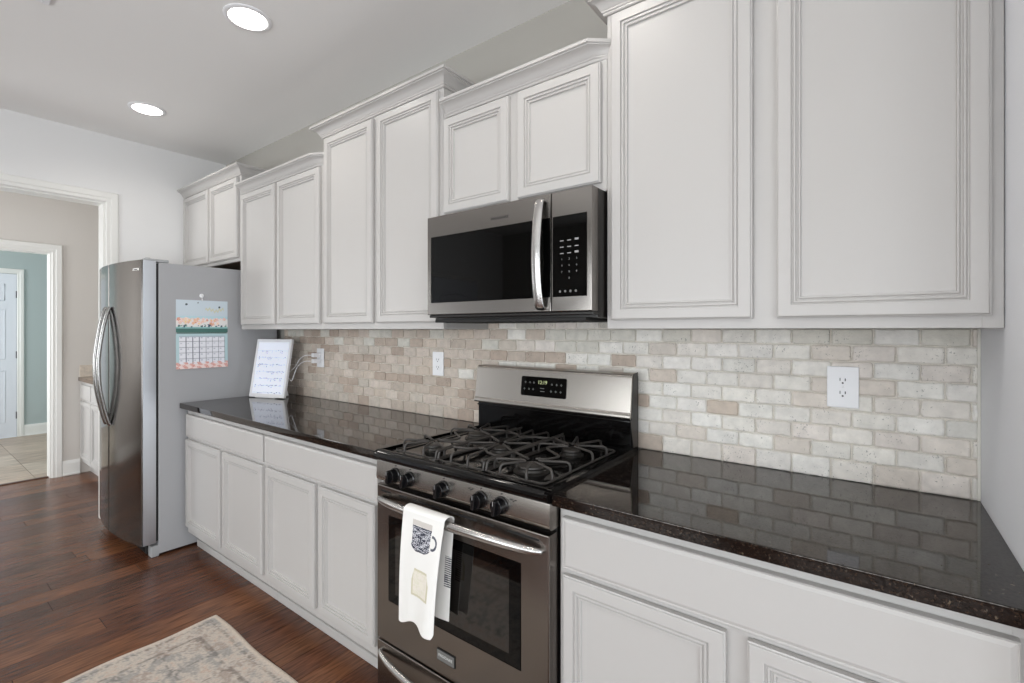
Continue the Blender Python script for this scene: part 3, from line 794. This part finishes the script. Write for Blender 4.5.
# ------------------------------------------------------------------ microwave
mx0, mx1, my, mz0, mz1 = CD+.006, -.004, -.405, 1.43, 1.830
mw = thing('microwave', 'stainless over-range microwave with black glass door', 'microwave', (-.38, -.2, 1.41))
bm = BM(); box(bm, mx0+.002, mx1-.002, -.362, -.0145, 1.408, 1.8325, .003); build('body', bm, M['black_side'], mw)
bm = BM(); xs_ = -.157
def frame_panel(bm, x0, x1, z0, z1, gx0, gx1, gz0, gz1, yf, yb, bev=.003):
    """rectangular ring with bevelled outside and a hole"""
    R1 = [(x0, z0, yb), (x1, z0, yb), (x1, z1, yb), (x0, z1, yb)]
    def q(i, y): return [(x0+i, y, z0+i), (x1-i, y, z0+i), (x1-i, y, z1-i), (x0+i, y, z1-i)]
    rings = [q(0, yb), q(0, yf+bev), q(bev*.3, yf+bev*.3), q(bev, yf), [(gx0, yf, gz0), (gx1, yf, gz0), (gx1, yf, gz1), (gx0, yf, gz1)], [(gx0+.0015, yf+.003, gz0+.0015), (gx1-.0015, yf+.003, gz0+.0015), (gx1-.0015, yf+.003, gz1-.0015), (gx0+.0015, yf+.003, gz1-.0015)]]
    V = [[bm.verts.new(p) for p in r_] for r_ in rings]
    for a, c in zip(V[:-1], V[1:]):
        for k in range(4): bm.faces.new((a[k], a[(k+1) % 4], c[(k+1) % 4], c[k]))
    bm.faces.new(V[-1]); bm.faces.new(list(reversed(V[0])))
frame_panel(bm, mx0, xs_-.001, mz0, mz1, -.741, -.1585, 1.478, 1.747, my, -.363)
dr = build('door', bm, M['steel_h'], mw, smooth=25)
bm = BM(); box(bm, -.7395, -.1592, my-.0004, my+.0028, 1.4795, 1.7455, .0005, 1); build('door_glass', bm, M['blackglass'], dr)
bm = BM(); frame_panel(bm, xs_+.001, mx1, mz0, mz1, xs_+.006, -.021, 1.478, 1.747, my, -.363)
cp = build('control_panel', bm, M['steel_h'], mw, smooth=25)
bm = BM(); box(bm, xs_+.0072, -.0222, my-.0004, my+.0028, 1.4795, 1.7455, .0005, 1); kp = build('keypad', bm, M['blackglass'], cp)
for r_ in range(3):
    for c_ in range(3):
        bm = BM(); box(bm, -.122+c_*.028, -.122+c_*.028+.014, my-.0009, my-.0003, 1.662-r_*.021, 1.662-r_*.021+(.0065 if c_ == 2 and r_ != 1 else .003)); build('key_legend', bm, M['ink_w'], kp)
for r_ in range(4):
    for c_ in range(3):
        text('key_legend', '0' if r_ == 3 else str(r_*3+c_+1), .0085, Vector((-.115+c_*.028, my-.0006, 1.602-r_*.021)), FRONT, M['ink_w'], kp, .0001) if (r_ < 3 or c_ == 1) else None
for c_ in range(4):
    bm = BM(); lathe(bm, [(.0042, 0), (.0042, .0004)], (-.122+c_*.020, my-.0004, 1.496), '-y', 14); build('mode_symbol', bm, M['ink_d'], kp)
bm = BM(); xh = -.195
tube(bm, bez([(xh, my+.004, 1.806), (xh, my-.015, 1.802), (xh, my-.026, 1.75), (xh, my-.034, 1.68), (xh, my-.037, 1.62), (xh, my-.034, 1.55), (xh, my-.026, 1.49), (xh, my-.014, 1.447), (xh, my+.004, 1.442)], 6), .0185, 16, flat=.42, flat_axis=(0, 1, 0))
build('handle', bm, M['chrome'], dr, smooth=60)
text('brand_lettering', 'FRIGIDAIRE', .0135, Vector((-.380, my-.0006, 1.7775)), FRONT, M['ink'], dr, .0002, 1.2)
bm = BM(); box(bm, mx0+.03, mx1-.03, -.39, -.10, 1.398, 1.409, .002)
for k in range(22): box(bm, mx0+.06+k*.030, mx0+.075+k*.030, -.36, -.14, 1.3965, 1.3985)
build('vent_grille', bm, M['dark'], mw)
bm = BM(); box(bm, mx0+.001, mx1-.001, -.395, -.355, 1.418, 1.4295, .003); build('bottom_lip', bm, M['black_side'], mw)

# ------------------------------------------------------------------ gas range
rx0, rx1 = -.7615, -.0015; xc = (rx0+rx1)/2
rg = thing('gas_range', 'stainless gas range with black cooktop and five knobs', 'range', (xc, -.35, 0))
bm = BM(); box(bm, rx0+.003, rx1-.003, -.612, -.06, .03, .890, .003); build('body', bm, M['black_side'], rg)
for x in (rx0+.04, rx1-.04):
    for y in (-.56, -.10):
        bm = BM(); lathe(bm, [(.018, 0), (.018, .012), (.012, .014), (.012, .032)], (x, y, 0), 'z', 14); build('leveling_foot', bm, M['dark'], rg)
# control panel with rounded lower edge
bm = BM(); prof = [(-.61, .812), (-.640, .8105), (-.652, .813), (-.658, .820), (-.6595, .830), (-.6555, .884), (-.652, .889), (-.61, .889)]
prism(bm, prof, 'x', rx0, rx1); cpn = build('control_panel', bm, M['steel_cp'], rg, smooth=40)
kx = [-.655, -.578, -.413, -.251, -.171]
for x in kx:
    bm = BM(); yk = -.6575; zk = .8485
    lathe(bm, [(.0265, 0), (.0265, .004), (.0235, .006), (.0225, .026), (.021, .0285), (.019, .029), (0, .029)], (x, yk, zk), '-y', 28)
    t = BM(); box(t, x-.0065, x+.0065, yk-.041, yk-.026, zk-.0225, zk+.0225, .003, 2, Matrix.Rotation(R(6), 3, 'Y')); merge(bm, t)
    kb = build('knob', bm, M['knob'], rg, smooth=30)
    bm = BM(); box(bm, x-.0009, x+.0009, yk-.0415, yk-.0405, zk+.008, zk+.021); build('pointer_mark', bm, M['ink_w'], kb)
for x in (-.535, -.372, -.292, -.125):
    for k in range(3):
        bm = BM(); box(bm, x-.010+k*.007, x-.005+k*.007, -.6595, -.6565, .8725-(k % 2)*.004, .8745-(k % 2)*.004); build('printed_mark', bm, M['ink'], cpn)
for x in kx:
    bm = BM(); box(bm, x-.0008, x+.0008, -.6590, -.6560, .8795, .884); build('printed_mark', bm, M['ink'], cpn)
# cooktop: black enamel with rolled front edge and raised rim
bm = BM(); yF, yB = -.672, -.085
prof = [(yB, .888), (-.63, .888), (yF+.012, .889), (yF+.003, .893), (yF, .902), (yF+.002, .914), (yF+.010, .922), (yF+.024, .926), (yF+.036, .9245), (yF+.046, .9175), (yB-.018, .9175), (yB-.010, .924), (yB, .9245)]
# body as a prism plus side rims
prism(bm, prof, 'x', rx0+.012, rx1-.012)
t = BM()
for xa, xb in ((rx0-.003, rx0+.013), (rx1-.013, rx1+.003)):
    pz_ = [(yB, .9150), (yF+.016, .9150), (yF+.010, .9155), (yF+.0105, .922), (yF+.024, .9268), (yB, .9268)]
    prism(t, pz_, 'x', xa, xb)
    prism(t, [(yB, .888), (-.63, .888), (yF+.012, .889), (yF+.003, .893), (yF, .902), (yF+.002, .914), (yF+.010, .9205), (yB, .921)], 'x', max(xa, rx0), min(xb, rx1))
merge(bm, t); build('cooktop', bm, M['black'], rg, smooth=40)
# burners
def burner(cx, cy, r_, sx=1.0):
    bm = BM(); z = .9178
    lathe(bm, [(r_*1.25, 0), (r_*1.25, .003), (r_*1.02, .006), (r_*.98, .013), (r_*.9, .0135), (r_*.2, .014)], (cx, cy, z), 'z', 32, sx)
    o = build('burner', bm, M['burner'], rg)
    bm = BM(); lathe(bm, [(r_*.86, .0138), (r_*.9, .016), (r_*.88, .0205), (r_*.7, .0225), (0, .023)], (cx, cy, z), 'z', 32, sx); build('burner_cap', bm, M['iron'], o)
RB = [(-.160, -.515), (-.160, -.265)]; LB = [(-.605, -.515), (-.605, -.265)]; CB = (-.382, -.39)
burner(*RB[0], .047); burner(*RB[1], .036); burner(*LB[0], .036); burner(*LB[1], .045); burner(*CB, .036, 1.0)
ZG = .952
def finger(bm, p0, p1, drop=True):
    d = Vector((p1[0]-p0[0], p1[1]-p0[1])); L = d.length; d /= L
    e = (p1[0]-d.x*.012, p1[1]-d.y*.012)
    pts = [(p0[0], p0[1], ZG), (e[0], e[1], ZG+.001)]
    if drop: pts += [(p1[0]-d.x*.003, p1[1]-d.y*.003, ZG-.004), (p1[0], p1[1], ZG-.014), (p1[0], p1[1], .9195)]
    tube(bm, pts, .0043, 8)
def grate(x0, x1, burners, ends, scurve):
    bm = BM(); y0, y1 = -.615, -.13
    # low frame lying on the cooktop
    rr = .0036
    loop = [(x0+.012, y0, .9225), (x1-.012, y0, .9225), (x1, y0+.012, .9225), (x1, y1-.012, .9225), (x1-.012, y1, .9225), (x0+.012, y1, .9225), (x0, y1-.012, .9225), (x0, y0+.012, .9225), (x0+.012, y0, .9225), (x1-.012, y0, .9225)]
    tube(bm, loop, rr, 6)
    for (cx, cy), es in zip(burners, ends):
        for (ex, ey) in es:
            d = Vector((ex-cx, ey-cy)).normalized(); finger(bm, (cx+d.x*.022, cy+d.y*.022), (ex, ey))
    for s in scurve: tube(bm, bez(s, 6), .0043, 8)
    build('grate', bm, M['iron'], rg, smooth=50)
def side_ends(x0, x1, c, front):
    cx, cy = c; s = -1 if front else 1; ye = -.615 if front else -.13; ym = -.39
    return [(x0, cy+s*.055), (x1, cy+s*.055), (cx-.050, ye), (cx+.050, ye), (x0, cy-s*.05), (x1, cy-s*.05)]
def sc(cx, a, c_):
    m = (a+c_)/2
    return [[(cx, a+.022, ZG), (cx+.032, a+.045, ZG), (cx+.045, m-.035, ZG), (cx, m, ZG), (cx-.045, m+.035, ZG), (cx-.032, c_-.045, ZG), (cx, c_-.022, ZG)]]
for B4, x0, x1 in ((RB, -.268, -.048), (LB, -.712, -.497)):
    bars = [[(x0 if B4 is RB else x1, -.612, .921), (x0 if B4 is RB else x1, -.606, ZG-.004), (x0 if B4 is RB else x1, -.595, ZG), (x0 if B4 is RB else x1, -.15, ZG), (x0 if B4 is RB else x1, -.139, ZG-.004), (x0 if B4 is RB else x1, -.133, .921)]]
    gx = x0 if B4 is RB else x1
    ends = [side_ends(x0, x1, B4[0], True), side_ends(x0, x1, B4[1], False)]
    bmg = sc(B4[0][0], B4[0][1], B4[1][1])
    grate(x0, x1, B4, ends, bmg)
    # long straight rail on the inner side of the grate
    t = BM(); tube(t, bars[0], .0043, 8); build('grate_rail', t, M['iron'], rg)
grate(-.484, -.281, [CB], [[(-.484, -.33), (-.281, -.33), (-.484, -.46), (-.281, -.46), (-.42, -.615), (-.345, -.615), (-.42, -.13), (-.345, -.13)]],
      [[(-.484, -.612, .921), (-.484, -.603, ZG), (-.484, -.58, ZG), (-.484, -.16, ZG), (-.484, -.14, ZG-.002), (-.484, -.133, .921)], [(-.281, -.612, .921), (-.281, -.603, ZG), (-.281, -.58, ZG), (-.281, -.16, ZG), (-.281, -.14, ZG-.002), (-.281, -.133, .921)],
       [(-.484, -.54, ZG), (-.43, -.525, ZG), (-.382, -.49, ZG), (-.335, -.525, ZG), (-.281, -.54, ZG)], [(-.484, -.22, ZG), (-.43, -.235, ZG), (-.382, -.27, ZG), (-.335, -.235, ZG), (-.281, -.22, ZG)]])
# backguard
bm = BM(); box(bm, rx0+.004, rx1-.002, -.082, -.030, .89, 1.195, .002)
box(bm, rx0+.006, rx1-.006, -.092, -.078, .922, 1.045, .002); box(bm, rx0+.004, rx1-.004, -.098, -.078, 1.022, 1.030, .002)
bgd = build('backguard', bm, M['black'], rg)
bm = BM(); prof = [(-.082, 1.040), (-.106, 1.037), (-.1145, 1.040), (-.117, 1.047), (-.1125, 1.060), (-.110, 1.064), (-.0955, 1.190), (-.090, 1.2015), (-.082, 1.205), (-.040, 1.206), (-.036, 1.200), (-.05, 1.19), (-.082, 1.19)]
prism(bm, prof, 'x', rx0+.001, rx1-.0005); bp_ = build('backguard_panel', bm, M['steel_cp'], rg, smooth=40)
bm = BM(); prism(bm, [(-.1125, 1.035), (-.100, 1.035), (-.082, 1.205), (-.0425, 1.209), (-.047, 1.203), (-.047, .93), (-.085, .93)], 'x', rx1-.0004, rx1+.0015); build('end_cap', bm, M['black_side'], rg)
tlt = math.atan2(.0145, .126)
RT = Matrix.Rotation(-tlt, 3, 'X')
def on_panel(x, z, off=0.0): return Vector((x, -.110+(z-1.064)*.0145/.126-off, z))
bm = BM(); c0 = on_panel(-.3885, 1.130, .0015)
t = bmesh.new(); poly = []
for (cx_, cz_, a0) in ((.104, .033, 0), (-.104, .033, 90), (-.104, -.033, 180), (.104, -.033, 270)):
    for k in range(5): poly.append((cx_+.008*math.cos(R(a0+22.5*k)), cz_+.008*math.sin(R(a0+22.5*k))))
prism(t, poly, 'y', -.001, .0035)
bmesh.ops.transform(t, matrix=Matrix.Translation(c0) @ RT.to_4x4(), verts=t.verts); merge(bm, t)
ds = build('display', bm, M['blackglass'], bp_)
text('clock_digits', '12:19', .021, on_panel(-.392, 1.148, .0033), RT @ FRONT, M['clock'], ds, .0002)
for x, z in [(-.478, 1.146), (-.455, 1.146), (-.435, 1.146), (-.482, 1.118), (-.458, 1.118), (-.437, 1.118), (-.345, 1.143), (-.322, 1.143), (-.300, 1.143), (-.348, 1.115), (-.325, 1.115), (-.302, 1.115)]:
    p = on_panel(x, z, .0030); bm = BM(); box(bm, x-.0045, x+.0045, p.y-.0004, p.y+.0004, z-.001, z+.001); box(bm, x-.0018, x+.0018, p.y-.0004, p.y+.0004, z-.004, z+.004); build('touch_symbol', bm, M['ink_d'], ds)
for x, z in ((-.392, 1.124), (-.390, 1.112)):
    p = on_panel(x, z, .0030); bm = BM(); box(bm, x-.010, x+.010, p.y-.0004, p.y+.0004, z-.0012, z+.0012); build('touch_symbol', bm, M['ink_d'], ds)
# oven door
bm = BM(); yD = -.6575
frame_panel(bm, rx0+.001, rx1-.001, .232, .799, -.694, -.098, .386, .697, yD, -.615, .006)
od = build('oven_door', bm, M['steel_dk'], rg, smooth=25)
bm = BM(); box(bm, -.6922, -.0998, yD-.0004, yD+.0027, .3878, .6952, .0006, 1); gl = build('window', bm, M['blackglass'], od)
bm = BM(); box(bm, -.655, -.142, yD-.0007, yD-.0003, .420, .664, .0); build('viewing_pane', bm, M['ovenglass'], gl)
for a, c in ((-.735, -.680), (-.635, -.595), (-.562, -.430), (-.405, -.268), (-.240, -.200), (-.150, -.035)):
    bm = BM(); box(bm, a, c, yD-.0006, yD+.002, .776, .7825, .0); build('vent_slot', bm, M['dark'], od)
bm = BM(); zh = .752
tube(bm, bez([(-.738, yD+.003, zh), (-.728, yD-.014, zh+.001), (-.66, yD-.031, zh+.004), (-.52, yD-.048, zh+.008), (-.381, yD-.052, zh+.009), (-.24, yD-.048, zh+.008), (-.10, yD-.031, zh+.004), (-.035, yD-.014, zh+.001), (-.025, yD+.003, zh)], 8), [.0065+.0085*min(1, math.sin(math.pi*i/64)*1.25) for i in range(65)], 14, flat=.85, flat_axis=(0, 1, 0))
build('handle', bm, M['chrome'], od, smooth=60)
bm = BM(); box(bm, -.441, -.359, yD-.003, yD-.0002, .281, .320, .0015); bd = build('badge', bm, M['dark'], od)
bm = BM(); box(bm, -.4385, -.3615, yD-.0045, yD-.0028, .2845, .3165, .001); bf = build('badge_face', bm, simple('badge_grey', (104, 104, 102), .35), bd)
text('brand_lettering', 'FRIGIDAIRE', .0125, Vector((-.400, yD-.0046, .3015)), FRONT, simple('badge_letters', (205, 205, 202), .4), bf, .0003, 1.0)
# storage drawer
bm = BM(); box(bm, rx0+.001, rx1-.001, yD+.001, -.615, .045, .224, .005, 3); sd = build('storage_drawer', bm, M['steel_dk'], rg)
bm = BM(); zh = .178
tube(bm, bez([(-.738, yD+.004, zh+.016), (-.725, yD-.012, zh+.012), (-.65, yD-.028, zh+.004), (-.52, yD-.042, zh), (-.381, yD-.046, zh), (-.24, yD-.042, zh), (-.11, yD-.028, zh+.004), (-.037, yD-.012, zh+.012), (-.025, yD+.004, zh+.016)], 8), [.006+.007*min(1, math.sin(math.pi*i/64)*1.25) for i in range(65)], 12, flat=.9, flat_axis=(0, 1, 0))
build('handle', bm, M['chrome'], sd, smooth=60)

# ------------------------------------------------------------------ tea towel over the oven handle
def towel():
    bm = BM(); nu, nv = 170, 440
    x0, x1 = -.526, -.337
    zb0 = .418
    pts = []; cols = []
    rn = random.Random(2)
    def pat(a, b): return math.sin(a*420+3.0*math.sin(b*330))*math.sin(b*390+2.4*math.sin(a*300))+.5*noise.noise(Vector((a*150, b*150, 3.1)))
    for i in range(nv+1):
        v = i/nv; pr_, cr_ = [], []
        for j in range(nu+1):
            u = j/nu
            # arc length coordinate: front hangs from top to zbot(u); the back hangs shorter
            zt = .7755
            edge = .396+.026*(.5-.5*math.cos(math.pi*min(1, u/.42))) if u < .42 else (.422-.016*(.5-.5*math.cos(math.pi*min(1, (u-.42)/.4))))
            if u > .93: edge += .018*((u-.93)/.07)**2
            if u < .05: edge += .004*(1-u/.05)
            Lf = zt-edge; Lb = .335; La = .05
            s = v*(Lf+La+Lb)
            x = x0+(x1-x0)*u
            if s < Lf:
                z = edge+s; k = 1-(z-edge)/Lf
                wav = .009*math.sin(u*5.2+.5)*k+.004*math.sin(u*11+2*k)*k
                y = -.7285-.004*k+wav; y -= .006*math.sin(k*3.1)
                x = x-.028*k-.012*k*u
                px_, pz_ = u*.18, z
                c = (238, 236, 232)
                # mug print (dark ornamental mug)
                mx_, mz_ = (u-.51)/.24, (z-.700)/.040
                inm = abs(mx_) < (1-.06*(1-mz_*mz_) if mz_ > -.55 else 1-.55*((-mz_-.55)/.45)**2) and abs(mz_) < 1
                if inm:
                    c = (44, 48, 62) if (pat(u*.18, z) > -.16) else (214, 214, 220)
                    if abs(mz_) > .9: c = (52, 54, 66)
                hd = math.hypot((u-.79)/.115, (z-.703)/.024)
                if .66 < hd < 1 and u > .77: c = (92, 94, 104)
                if abs(u-.51) < .24 and 1.03 < mz_ < 1.45: c = (206, 200, 194)
                # beige jug print
                jx, jz = (u-.58)/.24, (z-.560)/.045
                r_ = math.hypot(jx, jz)
                if abs(jx) < .95 and abs(jz) < 1 and jx+jz*.35 < 1 and jx-jz*.3 > -1:
                    c = (224, 219, 202) if pat(u*.09, z*.5) > .05 else (230, 223, 212)
                    if abs(jx) > .78 or abs(jz) > .85: c = (206, 199, 174)
                    if math.hypot((u-.62)/.06, (z-.558)/.012) < 1: c = (232, 226, 212)
                if .78 < z: c = (238, 236, 232)
            elif s < Lf+La:
                a = (s-Lf)/La*math.pi; rr = .0215
                z = zt+rr*math.sin(a)*.62; y = -.7075-rr*math.cos(a); c = (240, 238, 234)
            else:
                k = (s-Lf-La)/Lb; z = zt-(s-Lf-La); y = -.6855+.004*k+.004*math.sin(u*7)*k
                y = min(y, -.672); c = (236, 234, 230)
                x = x-.004*min(1, k*3)-.026*k
                if u > .86 and abs(z-.60) < .05 and math.sin(z*900) > -.2: c = (70, 72, 80)
            pr_.append((x, y, z)); cr_.append(lin(*c))
        pts.append(pr_); cols.append(cr_)
    grid_surf(bm, pts, cols)
    return bm
tw = build('tea_towel', towel(), M['cloth'], smooth=80)
sm = tw.modifiers.new('thickness', 'SOLIDIFY'); sm.thickness = .0018; sm.offset = 0
tag(tw, 'white tea towel printed with a dark mug, draped over the oven handle', 'towel')

# ------------------------------------------------------------------ rug
def rug():
    bm = BM(); x0, x1, y0, y1 = -1.793, -.25, -1.62, -.800; st = .0065
    nx = int((x1-x0)/st); ny = int((y1-y0)/st); pts = []; cols = []
    N = noise.noise
    for i in range(nx+1):
        a, c = [], []
        for j in range(ny+1):
            x = x0+(x1-x0)*i/nx; y = y0+(y1-y0)*j/ny
            wx = .007*math.sin(y*17)*max(0, 1-(x-x0)/.15); wy = .005*math.sin(x*11+1)*max(0, 1-(y1-y)/.15)
            e = min(x-x0, x1-x, y-y0, y1-y)
            n1 = N(Vector((x*9, y*9, 0))); n2 = N(Vector((x*30, y*30, 5))); n3 = N(Vector((x*85, y*85, 9))); n4 = N(Vector((x*5, y*5, 21)))
            base = Vector((196, 185, 174))
            if e < .022: base = Vector((206, 193, 180))
            else:
                k = n1*.8+n2*.6+n3*.7
                if k > .18: base = Vector((164, 159, 154)) if n4 > -.1 else Vector((172, 158, 148))
                elif k > .02: base = Vector((182, 173, 165))
                elif k < -.45: base = Vector((194, 174, 160))
                if abs(e-.12) < .008 and n2 > -.25: base = base*.82
                if abs(e-.045) < .006 and n3 > -.1: base = base*.85
                # medallion lattice
                m_ = math.cos(x*22)*math.cos(y*22)
                if abs(m_) < .07 and n2+n3 > 0 and e > .13: base = base*.84
            a.append((x+wx, y+wy, .0095+.0012*N(Vector((x*6, y*6, 2))) if e > .004 else .004)); c.append(lin(*base))
        pts.append(a); cols.append(c)
    V = grid_surf(bm, pts, cols)
    # edge skirt
    lay = bm.verts.layers.float_color['col']
    loop = [V[i][0] for i in range(nx+1)]+[V[nx][j] for j in range(1, ny+1)]+[V[i][ny] for i in range(nx-1, -1, -1)]+[V[0][j] for j in range(ny-1, 0, -1)]
    low = []
    for v in loop:
        q = bm.verts.new((v.co.x, v.co.y, .0008)); q[lay] = v[lay]; low.append(q)
    for k in range(len(loop)): bm.faces.new((loop[k], loop[(k+1) % len(loop)], low[(k+1) % len(loop)], low[k]))
    return bm
tag(build('area_rug', rug(), M['rug'], smooth=60), 'faded beige and grey patterned runner rug on the dark wood floor', 'rug')

# ------------------------------------------------------------------ recessed ceiling lights
def downlight(x, y, label):
    t = thing('recessed_light', label, 'ceiling light', (x, y, ZC), 0, 'round recessed ceiling lights')
    bm = BM(); prof = [(.098, -.0), (.098, .003), (.092, .006), (.082, .0065), (.078, .004), (.078, 0)]
    lathe(bm, prof, (x, y, ZC), '-z', 40); build('trim_ring', bm, M['plastic_w'], t)
    bm = BM(); lathe(bm, [(.077, .0045), (.077, .0062), (.05, .0080), (0, .0085)], (x, y, ZC), '-z', 32); build('lens', bm, M['lampface'], t)
    l = bpy.data.lights.new('downlight', 'AREA'); l.shape = 'DISK'; l.size = .14; l.energy = 4; l.color = (1, .95, .88); l.spread = R(150)
    o = bpy.data.objects.new('downlight', l); COL.objects.link(o); o.location = (0, 0, -.012); o.parent = t
downlight(-1.53, -.775, 'lit recessed light in the ceiling, nearer and larger of the two')
downlight(-2.96, -.752, 'lit recessed light in the ceiling, farther one toward the doorway')
for p in ((-.10, -.775), (-1.53, -2.6), (-2.96, -2.6), (-.10, -2.6)):
    downlight(p[0], p[1], 'lit recessed light in the ceiling beyond the photo edge')

# ceiling air register
av = thing('ceiling_vent', 'white slatted air register at the top left ceiling edge', 'vent', (-1.95, -1.50, ZC))
bm = BM(); X0, X1, Y0, Y1 = -2.115, -1.81, -1.66, -1.335
for a in ((X0, X1, Y0, Y0+.02), (X0, X1, Y1-.02, Y1), (X0, X0+.02, Y0+.0202, Y1-.0202), (X1-.02, X1, Y0+.0202, Y1-.0202)): box(bm, *a, ZC-.008, ZC-.0002, .002)
build('frame', bm, M['plastic_w'], av)
for k in range(9):
    bm = BM(); box(bm, X0+.02, X1-.02, Y0+.035+k*.031, Y0+.053+k*.031, ZC-.0065, ZC-.005, 0, 1, Matrix.Rotation(R(25), 3, 'X')); build('slat', bm, M['plastic_w'], av)
bm = BM(); box(bm, X0+.02, X1-.02, Y0+.02, Y1-.02, ZC-.0012, ZC-.0003); build('duct_opening', bm, M['dark'], av)

# ------------------------------------------------------------------ pantry cabinet in the hall
pc = thing('pantry_cabinet', 'small white base cabinet with drawers in the hall beyond the fridge', 'cabinet', (-4.6, -.3, 0))
px0, px1 = XH+.002, XE-.125
bm = BM(); box(bm, px0, px1, -.585, -.004, .105, .876, .001, 1); box(bm, px0, px1, -.605, -.584, .105, .88, .001, 1); build('body', bm, M['cab'], pc)
bm = BM(); box(bm, px0, px1, -.545, -.53, 0, .106); build('toe_kick', bm, M['cab'], pc)
wq = (px1-px0)/4
for k in range(4):
    a = px0+wq*k+.014; c = px0+wq*(k+1)-.014
    build('drawer_front', panel_front(a, c, .715, .85, -.624, plain=True), M['cab'], pc, smooth=20)
    build('door', panel_front(a, c, .145, .69, -.624), M['cab'], pc, smooth=20)
bm = BM(); box(bm, px0, px1, -.635, -.004, .8815, .917, .003); tag(build('countertop', bm, M['tan_granite']), 'brown speckled granite countertop on the hall cabinet', 'countertop')
bm = BM(); box(bm, px0, px0+.012, -.625, -.018, .9175, 1.03, .002); box(bm, px0, px1, -.017, -.0006, .9175, 1.03, .002)
tag(build('side_splash', bm, simple('splash_tile', (206, 194, 180), .5, scale=40, var=.15)), 'short beige tile splash standing on the hall countertop', 'backsplash')
